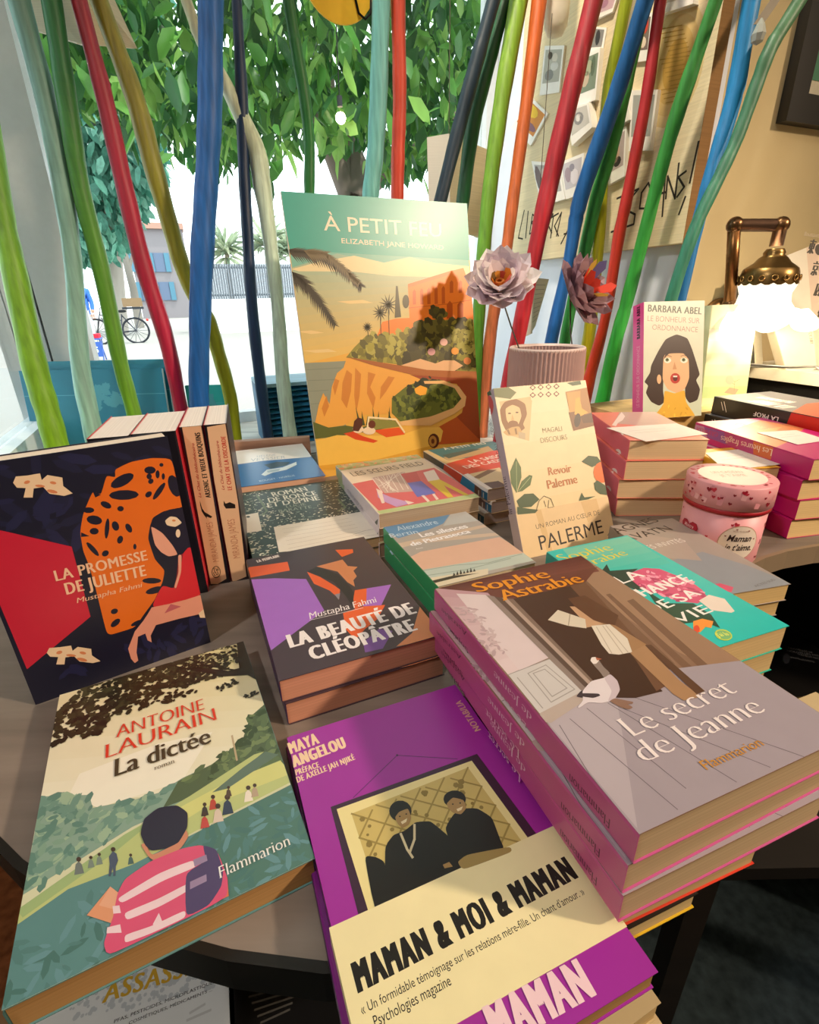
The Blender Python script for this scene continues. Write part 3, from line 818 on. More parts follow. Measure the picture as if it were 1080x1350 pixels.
mb = MB(); mb.prism(tp(inset(TO, 0.5)), TAB - 2.0 - FLOOR, TAB - FLOOR, 'wood', '#877c72'); part(mb, 'tabletop', table)
mb = MB(); n = len(TO); o_, i_ = tp(TO), tp(inset(TO, 0.5))
for za, zb in ((-2.4, 0.02),):
    vs = [(p[0], p[1], TAB - FLOOR + za) for p in o_] + [(p[0], p[1], TAB - FLOOR + zb) for p in o_] + [(p[0], p[1], TAB - FLOOR + za) for p in i_] + [(p[0], p[1], TAB - FLOOR + zb) for p in i_]
    fs = []
    for k in range(n):
        j = (k + 1) % n
        fs = [(k, j, j + n, k + n), (k + n, j + n, j + 3 * n, k + 3 * n), (k, k + 2 * n, j + 2 * n, j), (k + 2 * n, k + 3 * n, j + 3 * n, j + 2 * n)]
        mb.add(vs, fs, 'satin', '#8a7862' if 41 <= k <= 52 else '#15130f')
part(mb, 'rim', table)
for x, y in ((-30, 60), (8, 30), (20, 84), (80, 70)):
    mb = MB(); mb.box((x - 2, y - 52, 0), (x + 2, y - 48, TAB - 2 - FLOOR), 'wood', '#6b5138'); part(mb, 'leg', table)
SH = -17.5
mb = MB(); mb.box((-30, 16 - 50, SH - 2 - FLOOR), (15.6, 78 - 50, SH - FLOOR), 'wood', '#7a5a38'); part(mb, 'shelf', table)
# riser by the wall
M = frame(U, W, Vector((0, 0, 1)), st(82.5, 69.5, TAB))
riser = thing('display_riser', 'pale wooden riser box by the wall under the two standing books', 'box', M)
mb = MB(); mb.box((-15.5, -7.5, 8.6), (15.5, 7.5, 9.6), 'wood', '#d9b87c'); part(mb, 'top', riser)
for a, b in (((-15.5, -7.5, 0), (15.5, -6.7, 8.6)), ((-15.5, 6.7, 0), (15.5, 7.5, 8.6)), ((-15.5, -6.7, 0), (-14.7, 6.7, 8.6)), ((14.7, -6.7, 0), (15.5, 6.7, 8.6))):
    mb = MB(); mb.box(a, b, 'wood', '#cfac70'); part(mb, 'side', riser)

# ================================================================== books
def flat(x, y, ztop, yaw, w, h, t):
    a = radians(yaw)
    return frame(Vector((cos(a), sin(a), 0)), Vector((-sin(a), cos(a), 0)), Vector((0, 0, 1)), Vector((x, y, ztop - t))), w, h, t
def flat_br(px, z, yaw, w, h, t):
    """from the seen near right corner of the cover"""
    a = radians(yaw); c = at_z(px[0], px[1], z); e = Vector((cos(a), sin(a), 0)); n = Vector((-sin(a), cos(a), 0))
    c = c - e * w / 2 + n * h / 2
    return flat(c.x, c.y, z, yaw, w, h, t)
def stand(x, y, z, yaw, lean, w, h, t, roll=0.0):
    a, l = radians(yaw), radians(lean)
    e = Vector((cos(a), sin(a), 0)); n = Vector((-sin(a), cos(a), 0)); u = Vector((0, 0, 1)) * cos(l) + n * sin(l)
    nr = e.cross(u)
    if roll:
        q = radians(roll); e, u = e * cos(q) + u * sin(q), u * cos(q) - e * sin(q)
    return frame(e, u, nr, Vector((x, y, z)) + u * h / 2 - nr * t), w, h, t
PAPER = '#e6d6b6'
def book(label, pose, front, spine, back=None, art=None, spine_art=None, page=PAPER, group=None, mat='gloss', name='paperback_book', edge=None):
    M, w, h, t = pose
    root = thing(name, label, 'book', M, group)
    mb = MB(); x0, x1, y0, y1 = -w / 2, w / 2, -h / 2, h / 2; th = .045
    def prof(i):
        return [(x1, t - i), (x0 + .16, t - i), (x0 + .05, t - .05 - i * .6), (x0 + i, t - .2), (x0 + i, .2), (x0 + .05, .05 + i * .6), (x0 + .16, i), (x1, i)]
    P, Q = prof(0), prof(th); n = len(P)
    cols = [front, front, spine, spine, spine, back or front, back or front]
    for k in range(n - 1):
        (a, b), (c, d), (e, f), (g, q) = P[k], P[k + 1], Q[k + 1], Q[k]
        vs = [(a, y0, b), (c, y0, d), (e, y0, f), (g, y0, q), (a, y1, b), (c, y1, d), (e, y1, f), (g, y1, q)]
        fs = [(0, 4, 5, 1), (0, 1, 2, 3), (4, 7, 6, 5), (3, 2, 6, 7)]
        if k in (0, n - 2): fs.append((0, 3, 7, 4))
        mb.add(vs, fs, mat, cols[k] if not edge else cols[k])
    if art:
        c = Canvas(mb, M, (0, 0, t), (1, 0, 0), (0, 1, 0), (0, 0, 1), (x0 + .02, y0 + .02, x1 - .02, y1 - .02), mat); art(c)
    if spine_art:
        c = Canvas(mb, M, (x0, 0, 0), (0, 1, 0), (0, 0, 1), (-1, 0, 0), (y0 + .02, .12, y1 - .02, t - .12), mat); spine_art(c)
    part(mb, 'cover', root)
    pg = MB(); pg.box((x0 + .07, y0 + .1, th), (x1 - .12, y1 - .1, t - th), 'page', page)
    part(pg, 'pages', root)
    return root
def pile(proto, labels, step, jit, group, seed=3):
    """identical copies under the first one"""
    rnd = random.Random(seed); proto['group'] = group; out = [proto]
    for i, lb in enumerate(labels):
        c = copy_tree(proto); c['label'] = lb
        dx, dy, dr = jit[i] if i < len(jit) else (rnd.uniform(-.25, .25), rnd.uniform(-.25, .25), rnd.uniform(-1, 1))
        M = proto.matrix_basis.copy(); L = M.to_3x3() @ Vector((dx, dy, 0)) * K
        c.matrix_world = Matrix.Translation(M.translation + L - Vector((0, 0, step * (i + 1) * K))) @ Matrix.Rotation(radians(dr), 4, 'Z') @ M.to_3x3().to_4x4()
        out.append(c)
    return out
lp = lin

# ------------------------------------------------------------------ the woman with the goose
def art_goose(c):
    c.crop(560, 720, 3.6)
    c.poly(lp('#8b6c58'), [(-100, -100), (2200, -100), (2200, 2200), (-100, 2200)])
    c.poly(lp('#9d7c64'), [(700, 170), (1200, 500), (1800, 800), (1400, 100), (900, 0)])
    c.polys(lp('#7a5b48'), [[(730, 190), (770, 165), (1190, 560), (1060, 520)], [(860, 230), (880, 225), (1300, 600), (1260, 610)], [(960, 260), (990, 250), (1500, 700), (1440, 700)]])
    c.grad('#b9aeb9', '#94858a', [(545, 790), (1085, 590), (1530, 480 + 420), (1030, 1400)], 6)
    c.poly(lp('#a398a2'), [(545, 790), (745, 692), (1080, 595), (1530, 540), (2100, 900), (1030, 1450)])
    c.poly(lp('#b4a9b2'), [(545, 790), (745, 692), (900, 650), (1010, 1340)])
    c.lines(lp('#6e646c'), [[(640, 850), (780, 1080), (1018, 1372)], [(690, 820), (1200, 1250)], [(770, 770), (1240, 1150)], [(870, 745), (1480, 1120)], [(940, 770), (1640, 1050)], [(1000, 720), (1800, 1000)]], .045)
    c.grad('#56221f', '#7a463c', [(40, 205), (745, 40), (830, 120), (150, 240)], 6)
    c.poly(lp('#6a3a30'), [(140, 222), (820, 100), (760, 175), (420, 252), (290, 235)])
    c.grad('#b88d98', '#d9c6c9', [(48, 200), (300, 222), (590, 530), (395, 610)], 8)
    c.poly(lp('#d7c6ca'), [(150, 226), (300, 232), (590, 530), (450, 590)])
    c.leafy([lp('#b49aa0'), lp('#c4aeb2')], [(150, 280), (250, 300), (400, 500), (330, 530), (190, 360)], 60, .28, 4, .4)
    c.poly(lp('#cac5c4'), [(395, 610), (590, 535), (748, 690), (545, 795)])
    c.lines(lp('#9c9693'), [[(395, 612), (590, 537)], [(490, 605), (575, 565), (712, 680), (600, 742), (490, 605)], [(515, 605), (570, 585), (675, 675), (605, 715), (515, 605)], [(440, 625), (560, 770)]], .06)
    c.poly(lp('#b7a79f'), [(545, 795), (748, 690), (775, 725), (600, 840), (560, 835)])
    c.polys(lp('#8d7d76'), [[(290, 232), (330, 240), (772, 682), (746, 690)]])
    c.poly(lp('#5a463d'), [(330, 240), (366, 246), (788, 668), (772, 682)])
    c.poly(lp('#b09a8e'), [(366, 246), (392, 250), (798, 655), (788, 668)])
    c.poly(lp('#7c675b'), [(392, 250), (420, 252), (808, 642), (798, 655)])
    c.poly(lp('#43291d'), [(420, 252), (690, 190), (900, 420), (1000, 540), (1080, 640), (1130, 690), (1000, 722), (905, 720), (805, 645)])
    c.poly(lp('#6e4c38'), [(690, 190), (760, 170), (1190, 640), (1100, 690), (1000, 540), (900, 420)])
    # reader
    c.poly(lp('#5f3d2a'), [(680, 250), (760, 235), (920, 330), (900, 385), (860, 392), (770, 350)])
    c.poly(lp('#8e6a4c'), [(770, 345), (900, 380), (1045, 470), (1020, 500), (900, 440)])
    c.poly(lp('#c39a78'), [(688, 288), (712, 288), (800, 352), (850, 372), (770, 388), (680, 378), (760, 365)])
    c.poly(lp('#d6cbb9'), [(585, 352), (632, 304), (762, 348), (768, 392), (682, 380)])
    c.line(lp('#a49683'), [(690, 325), (682, 378)], .06)
    c.poly(lp('#ded4c6'), [(790, 380), (878, 372), (962, 440), (985, 505), (922, 517), (875, 512), (840, 470)])
    c.lines(lp('#b8aa98'), [[(815, 385), (888, 510)], [(845, 380), (940, 512)], [(860, 378), (965, 505)]], .06)
    c.poly(lp('#a37c58'), [(878, 372), (905, 378), (1052, 468), (1030, 490), (985, 505), (962, 440)])
    c.poly(lp('#a9825f'), [(975, 508), (1045, 472), (1210, 640), (1290, 700), (1320, 715), (1230, 735), (1180, 705)])
    c.poly(lp('#5f4130'), [(1045, 472), (1075, 470), (1330, 690), (1290, 705)])
    # goose
    c.soft = True
    c.poly(lp('#3f3238'), [(718, 716), (745, 684), (828, 704), (820, 722), (745, 722)])
    c.poly(lp('#ded4da'), [(748, 690), (790, 642), (850, 628), (880, 608), (915, 640), (928, 685), (900, 732), (840, 748), (775, 742), (735, 770), (725, 768), (752, 735)])
    c.poly(lp('#c9bac4'), [(850, 628), (880, 608), (915, 640), (928, 685), (900, 732), (868, 740), (890, 690)])
    c.poly(lp('#8c7c76'), [(832, 600), (800, 565), (786, 540), (800, 528), (828, 545), (848, 575), (882, 606), (852, 628)])
    c.poly(lp('#e6dcd8'), [(786, 546), (792, 530), (812, 528), (828, 545), (815, 560), (800, 562)])
    c.poly(lp('#b3664a'), [(810, 530), (842, 538), (818, 545)])
    c.poly(lp('#3f3238'), [(740, 700), (825, 702), (835, 712), (800, 724), (744, 716)])
    c.poly(lp('#8d6c5c'), [(876, 738), (902, 724), (992, 742), (985, 752), (962, 752), (990, 768), (968, 778), (930, 768)])
    c.soft = False
    c.text('Sophie', lp('#e0901c'), (250, 222), (602, 148), (240, 176), 'serifb')
    c.text('Astrabie', lp('#e0901c'), (372, 262), (762, 170), (360, 212), 'serifb')
    c.crop(540, 900, 2)
    c.text('Le secret', lp('#efe4e4'), (590, 146), (868, 26), (551, 96), 'didot')
    c.text('de Jeanne', lp('#efe4e4'), (622, 214), (942, 76), (588, 158), 'didot')
    c.text('Flammarion', lp('#c98d36'), (784, 232), (936, 166), (775, 205), 'sans')
def sp_goose(c):
    c.crop(560, 720, 3.6)
    k = lp('#efd3de'); d = lp('#5a2040')
    c.text('Astrabie', d, (200, 408), (80, 292), (188, 420), 'serif')
    c.text('Sophie', d, (206, 488), (112, 380), (194, 498), 'serif')
    c.text('de Jeanne', k, (508, 800), (330, 590), (484, 815), 'didot')
    c.text('Le secret', k, (482, 842), (318, 650), (456, 858), 'didot')
    c.crop(540, 900, 2)
    c.text('Flammarion', d, (530, 362), (422, 238), (516, 374), 'serif')
J0 = book('pink spined paperback with a goose and a reader on its cover, topmost of stack', flat(11.94, 26.28, 7.99, 20.87, 13.75, 20.92, 1.95), '#8b6c58', '#c65a94', '#c65a94', art_goose, sp_goose, '#c2aa88')
pile(J0, ['second copy of the goose cover paperback, between the top copy and the lowest pink spine', 'lowest of the three pink spined paperbacks in the big right hand stack'], 1.955, [(-.3, .12, .6), (-.1, -.1, -.4)], 'copies of the goose cover paperback')
book('cream paged paperback with a thin red cover edge under the three pink spined books', flat_br((1002, 1119), 2.1, 19, 8.6, 15, 1.2), '#d8402c', '#d8402c', page='#cfb283')
def art_black(c): c.local().text('ET APRES', lp('#8a8a80'), (.2, .6), (.8, .6), (.2, .7), 'bold')
book('thin black covered paperback with yellow edge at the bottom of the pink spined stack', flat_br((921, 1178), .88, 20, 6.6, 14.5, 1.15), '#17120e', '#d9b22a', '#d9b22a', page='#d2b883')

# ------------------------------------------------------------------ boy in a striped shirt
def art_boy(c):
    c.crop(0, 900, 2)
    c.poly(lp('#d3d6b4'), [(-200, -300), (1200, -300), (1200, 1200), (-200, 1200)])
    c.grad('#d2c98f', '#e9e8d2', [(140, -120), (640, -130), (760, 260), (100, 330)], 10)
    c.poly(lp('#efeedd'), [(210, 240), (420, 160), (560, 130), (480, 260), (260, 330), (180, 300)])
    c.poly(lp('#86a596'), [(60, 560), (110, 300), (235, 296), (245, 330), (350, 310), (420, 290), (480, 252), (560, 215), (640, 150), (700, 60), (770, 230), (660, 240), (350, 380)])
    c.leafy([lp('#6d9487'), lp('#7fa28f'), lp('#9ab79c'), lp('#5f877c')], [(60, 560), (110, 300), (235, 296), (245, 330), (350, 310), (420, 290), (480, 250), (340, 380), (100, 540)], 150, .42, 2)
    c.poly(lp('#53664a'), [(470, 260), (560, 215), (640, 150), (660, 90), (700, 55), (770, 240), (620, 260), (430, 330)])
    c.leafy([lp('#3f5238'), lp('#5d7350'), lp('#73885c')], [(470, 260), (640, 150), (660, 90), (700, 55), (770, 220), (620, 240)], 90, .42, 3)
    c.line(lp('#b9a887'), [(612, 140), (625, 205)], .12)
    c.poly(lp('#b9c684'), [(45, 600), (330, 400), (500, 300), (670, 190), (697, 182), (600, 262), (740, 205), (768, 262), (500, 400), (40, 690)])
    c.poly(lp('#d0d487'), [(380, 380), (600, 262), (740, 206), (768, 240), (540, 330), (430, 400)])
    c.poly(lp('#9db77f'), [(45, 600), (330, 400), (420, 352), (300, 450), (60, 620)])
    c.poly(lp('#61786a'), [(560, 290), (640, 225), (700, 182), (735, 190), (600, 280)])
    c.poly(lp('#5c8a8b'), [(30, 650), (180, 545), (350, 480), (520, 395), (770, 268), (850, 460), (0, 900), (-20, 900)])
    c.poly(lp('#517a70'), [(520, 395), (770, 268), (850, 460), (420, 680), (400, 520)])
    c.leafy([lp('#54807f'), lp('#66939a'), lp('#4b7672')], [(30, 660), (350, 490), (770, 280), (840, 450), (0, 880)], 170, .5, 5, .3)
    for x, y, k, s in ((208, 490, '#6f7a78', 1.3), (240, 478, '#7a8a80', .9), (262, 470, '#7a8a80', .9), (345, 470, '#4f6b6a', .8), (540, 340, '#3f3a34', 1), (562, 322, '#b84a3c', 1.1), (600, 330, '#38455a', 1.5), (603, 292, '#5a4a3c', .8), (655, 300, '#ece4d4', 1.2), (672, 290, '#b8a48c', 1), (575, 352, '#d8c8b8', 1.4), (540, 370, '#c0504a', 1.2)):
        c.poly(lp(k), [(x - 9 * s, y + 14 * s), (x - 6 * s, y - 8 * s), (x, y - 14 * s), (x + 6 * s, y - 8 * s), (x + 11 * s, y + 10 * s)]); c.oval(lp('#4a3a30'), (x, y - 18 * s), 5 * s)
    c.poly(lp('#4e5a70'), [(288, 460), (298, 446), (308, 452), (312, 470), (306, 485), (305, 510), (300, 512), (298, 488), (292, 512), (287, 512), (290, 480)]); c.oval(lp('#4a3a30'), (299, 441), 6)
    # overhanging tree
    c.crop(0, 840, 2.645)
    c.leafy([lp('#23241a'), lp('#2f3122'), lp('#3b3d28')], [(195, 270), (300, 170), (620, 60), (790, 60), (800, 130), (560, 190), (440, 240), (330, 355), (250, 345), (180, 385)], 640, .3, 7, .6)
    c.crop(200, 760, 4.154)
    c.leafy([lp('#23241a'), lp('#2c2e20')], [(-200, 520), (150, 400), (460, 340), (470, 470), (300, 520), (240, 640), (80, 700), (-200, 760)], 420, .27, 8, .6)
    c.leafy([lp('#b9b58c'), lp('#8f9068')], [(150, 440), (430, 380), (460, 470), (250, 490)], 60, .16, 9)
    c.poly(lp('#24221a'), [(465, 345), (520, 335), (560, 470), (650, 720), (605, 620), (585, 575), (525, 542), (400, 550), (300, 532), (200, 505), (110, 510), (300, 505), (420, 520), (480, 505)])
    c.lines(lp('#24221a'), [[(480, 520), (300, 490), (160, 440)], [(400, 540), (250, 520), (60, 480)]], .14)
    c.leafy([lp('#23241a')], [(350, 620), (460, 555), (470, 590), (380, 630)], 22, .2, 10); c.leafy([lp('#23241a')], [(505, 660), (595, 615), (590, 640), (530, 670)], 18, .18, 11)
    # the boy
    c.crop(0, 900, 2); c.soft = True
    c.poly(lp('#dc9a74'), [(230, 616), (292, 540), (318, 560), (304, 640)]); c.poly(lp('#e2a98a'), [(292, 540), (318, 560), (300, 600), (262, 590)])
    c.poly(lp('#d97a55'), [(552, 540), (600, 515), (604, 565), (552, 590)])
    c.poly(lp('#c98a6e'), [(372, 430), (384, 424), (400, 460), (470, 425), (492, 390), (498, 408), (478, 440), (420, 478), (395, 465)])
    c.poly(lp('#d8567c'), [(310, 560), (330, 520), (400, 472), (480, 440), (530, 430), (575, 448), (602, 520), (600, 565), (560, 590), (490, 625), (285, 724), (274, 690), (300, 620)])
    c.polys(lp('#ecd3dc'), [[(310, 572), (420, 505), (510, 470), (520, 488), (430, 525), (322, 585)], [(328, 610), (420, 572), (500, 530), (500, 550), (425, 592), (335, 630)], [(330, 668), (400, 645), (490, 602), (490, 622), (400, 664), (330, 690)], [(298, 592), (316, 590), (320, 610), (300, 612)], [(284, 648), (318, 640), (322, 662), (282, 664)], [(404, 640), (420, 610), (432, 640), (415, 652)]])
    c.poly(lp('#51456e'), [(490, 505), (545, 472), (535, 430), (572, 442), (590, 500), (585, 540), (552, 590), (490, 622)])
    c.polys(lp('#9a86a8'), [[(510, 470), (545, 456), (548, 472), (514, 488)], [(502, 528), (545, 508), (546, 526), (502, 548)]])
    c.poly(lp('#2b2a3c'), [(371, 402), (380, 362), (418, 332), (468, 325), (496, 345), (495, 385), (472, 425), (440, 440), (400, 446), (384, 432)])
    c.text('ANTOINE', lp('#d6402c'), (305, 149), (540, 72), (309, 116), 'didot')
    c.text('LAURAIN', lp('#d6402c'), (276, 204), (574, 99), (273, 168), 'didot')
    c.text('La dictée', lp('#463f2c'), (300, 252), (558, 160), (298, 207), 'serifb')
    c.text('roman', lp('#5a5238'), (408, 234), (461, 214), (407, 222), 'serif')
    c.text('Flammarion', lp('#eef0ec'), (580, 520), (768, 430), (577, 488), 'serif')
book('large paperback with a boy in a striped shirt, nearest at lower left', flat(-16.08, 23.85, 1.52, 26.42, 13.59, 20.79, 1.8), '#5c8a8b', '#4b7c7c', '#5c8a8b', art_boy, page='#b98f5c')

# ------------------------------------------------------------------ purple cover with framed photograph
def art_maya(c):
    c.crop(360, 900, 4.154)
    c.poly(lp('#a02ba0'), [(-300, -300), (3000, -300), (3000, 2400), (-300, 2400)])
    y = lp('#f0d2ae')
    c.text('MAYA', y, (96, 392), (258, 330), (84, 330), 'bold'); c.text('ANGELOU', y, (112, 466), (406, 352), (102, 402), 'black')
    c.text('PRÉFACE', y, (126, 508), (256, 462), (119, 478), 'bold'); c.text('DE AXELLE JAH NJIKÉ', y, (134, 549), (452, 420), (127, 518), 'bold')
    c.line(lp('#5c1e66'), [(440, 630), (680, 398), (1010, 418)], .05); c.oval(lp('#4a1452'), (680, 398), 6)
    c.crop(0, 0, 1)
    c.text('NOTAB/LIA', lp('#d9a88c'), (634.5, 962), (607.5, 923), (624.5, 962), 'bold')
    c.poly(lp('#3b2038'), [(436, 1064), (629, 994), (715, 1110), (475, 1215)])
    c.poly(lp('#eadf9f'), [(444, 1067), (622, 1003), (700, 1110), (490, 1215)])
    c.poly(lp('#cbb86e'), [(463.5, 1073), (617, 1012), (690, 1112), (505, 1200)])
    lat = lp('#9c8a48')
    TLq, TRq, BRq, BLq = Vector((463.5, 1073)), Vector((617, 1012)), Vector((690, 1112)), Vector((505, 1200))
    bil = lambda u, v: tuple(TLq.lerp(TRq, u).lerp(BLq.lerp(BRq, u), v))
    for k in range(-4, 7):
        for sg in (1, -1):
            seg = [(u, (u - k / 5) * 1.25 if sg > 0 else (k / 5 + .4 - u) * 1.25) for u in [i / 24 for i in range(25)]]
            seg = [q for q in seg if 0 <= q[1] <= 1]
            if len(seg) > 1: c.line(lat, [bil(*seg[0]), bil(*seg[-1])], .1)
    c.leafy([lp('#8c7a3c')], [(470, 1080), (610, 1022), (640, 1070), (500, 1150)], 40, .16, 3, 1)
    c.crop(360, 900, 4.154); c.soft = True; d = lp('#1b1712'); f = lp('#a98a56')
    c.poly(d, [(500, 950), (560, 955), (610, 980), (640, 1120), (660, 1300), (560, 1260)])
    c.poly(d, [(612, 900), (660, 835), (720, 815), (780, 765), (860, 760), (900, 790), (970, 850), (1010, 960), (1060, 1000), (1290, 930), (1320, 960), (620, 1260)])
    c.poly(d, [(940, 800), (990, 720), (1050, 690), (1120, 690), (1200, 740), (1240, 850), (1270, 920), (1080, 1020), (1000, 950)])
    c.oval(d, (698, 705), 62, 58); c.poly(f, [(668, 740), (690, 710), (740, 690), (758, 740), (745, 780), (710, 800), (682, 775)]); c.polys(lp('#efe2b8'), [[(700, 765), (735, 745), (730, 765), (708, 778)]])
    c.ovals(d, [(695, 735, 5, 4), (730, 722, 5, 4)])
    c.oval(d, (995, 640), 62, 48); c.poly(f, [(950, 665), (985, 630), (1045, 645), (1060, 690), (1030, 725), (985, 715), (960, 690)]); c.polys(lp('#efe2b8'), [[(1005, 695), (1040, 680), (1032, 700), (1012, 708)]])
    c.ovals(d, [(985, 668, 5, 4), (1025, 662, 5, 4)])
    c.lines(lp('#d9cfa8'), [[(700, 830), (735, 915), (765, 960)], [(775, 780), (775, 860), (750, 930)]], .13)
    c.poly(f, [(930, 1000), (965, 985), (985, 1010), (940, 1020)])
    c.poly(lp('#a08a50'), [(1010, 985), (1060, 945), (1300, 900), (1310, 930), (1040, 1030)])
    # large title under the band
    c.crop(420, 1080, 2.348)
    c.text('MAMAN', lp('#f2d2dc'), (556, 716), (862, 545), (484, 596), 'black')
maya = book('purple paperback with a framed photo of two women and a pale band', flat(.88, 18.94, 1.62, 21.8, 12.68, 19.27, 1.25), '#a02ba0', '#5b1668', '#a02ba0', art_maya, page='#b08a58', group='copies of the purple paperback')
M = maya.matrix_basis
MB_M = frame(M.col[0].xyz, M.col[1].xyz, M.col[2].xyz, M.translation / K)
bnd = MB()
cz = Canvas(bnd, MB_M, (0, 0, 1.25), (1, 0, 0), (0, 1, 0), (0, 0, 1), (-50, -50, 50, 50), 'satin').crop(0, 0, 1)
q = [cz.p(v) for v in ((435, 1224), (729, 1089), (825, 1223), (500, 1412))]
ytop = (q[0].y + q[1].y) / 2; ybot = q[2].y
bnd.box((-6.40, ybot, -.03), (6.36, ytop, 0.0), 'satin', '#efe6b4'); bnd.box((-6.40, ybot, 1.255), (6.36, ytop, 1.29), 'satin', '#efe6b4')
bnd.box((-6.43, ybot, -.03), (-6.40, ytop, 1.29), 'satin', '#efe6b4')
c = Canvas(bnd, MB_M, (0, 0, 1.29), (1, 0, 0), (0, 1, 0), (0, 0, 1), (-6.3, ybot, 6.3, ytop), 'satin').crop(420, 1080, 2.348)
k = lp('#191612')
c.text('MAMAN & MOI & MAMAN', k, (122, 540), (806, 180), (93, 450), 'black')
c.text("« Un formidable témoignage sur les relations mère-fille. Un chant d’amour. »", k, (135, 606), (826, 232), (124, 578), 'sans')
c.text('Psychologies magazine', k, (176, 645), (413, 512), (164, 612), 'sans')
o = part(bnd, 'paper_band', maya); o['label'] = 'pale yellow paper band with black lettering'
pile(maya, [], 1, [], 'copies of the purple paperback')
book('purple backed thin paperback directly beneath the purple photo book', flat(.45, 19.15, .36, 20.8, 12.68, 19.27, .64), '#7a2080', '#4a1456', page='#b08a58')

# ------------------------------------------------------------------ profile of a queen
def art_cleo(c):
    c.crop(300, 570, 3.857)
    c.poly(lp('#47363f'), [(-100, 300), (1300, 300), (1300, 1500), (-100, 1500)])
    o_, p_, s_ = lp('#e4602c'), lp('#a368c8'), lp('#cf8458')
    c.poly(o_, [(85, 745), (108, 686), (305, 658), (317, 702), (120, 738)])
    c.poly(p_, [(85, 750), (240, 742), (400, 746), (492, 905), (222, 1108)])
    c.poly(s_, [(452, 682), (585, 647), (612, 680), (662, 684), (640, 704), (658, 732), (640, 752), (648, 785), (610, 762), (560, 708)])
    c.poly(lp('#2c2227'), [(405, 708), (455, 682), (560, 720), (620, 780), (650, 830), (630, 880), (600, 830), (540, 760)])
    c.poly(o_, [(404, 709), (470, 735), (545, 780), (572, 800), (568, 848), (520, 805), (440, 770)]); c.poly(lp('#8e8690'), [(545, 825), (573, 818), (566, 852)])
    c.poly(o_, [(548, 598), (637, 594), (640, 612), (582, 634)])
    c.poly(p_, [(700, 795), (832, 774), (770, 905), (690, 900)]); c.poly(o_, [(648, 803), (708, 794), (706, 868), (648, 902), (640, 850)])
    c.poly(o_, [(588, 920), (690, 885), (802, 878), (762, 950), (700, 1000), (650, 1055), (600, 1000)])
    c.poly(lp('#7a4f9c'), [(690, 1070), (770, 1000), (840, 1010), (790, 1100), (700, 1120)])
    c.poly(s_, [(985, 862), (1090, 950), (1100, 1040), (858, 1090), (940, 1020)])
    w = lp('#f1e9ea')
    c.text('LA PEUPLADE', w, (152, 663), (268, 633), (150, 650), 'black')
    c.text('Mustapha Fahmi', w, (418, 950), (766, 862), (420, 917), 'italic'); c.line(w, [(418, 956), (690, 893)], .05)
    c.text('LA BEAUTÉ DE', w, (318, 1098), (966, 918), (292, 1034), 'black')
    c.text('CLÉOPÂTRE', w, (428, 1160), (970, 1004), (394, 1098), 'black')
cl = book('plum paperback with an orange and purple profile of a queen, top of its pair', flat(-7.42, 40.3, 3.75, 22.63, 12.98, 20.01, 2.0), '#47363f', '#3a2258', '#47363f', art_cleo, page='#d2967c')
pile(cl, ['lower copy under the plum paperback with the queen profile'], 2.02, [(.1, -.15, .5)], 'copies of the queen profile paperback')

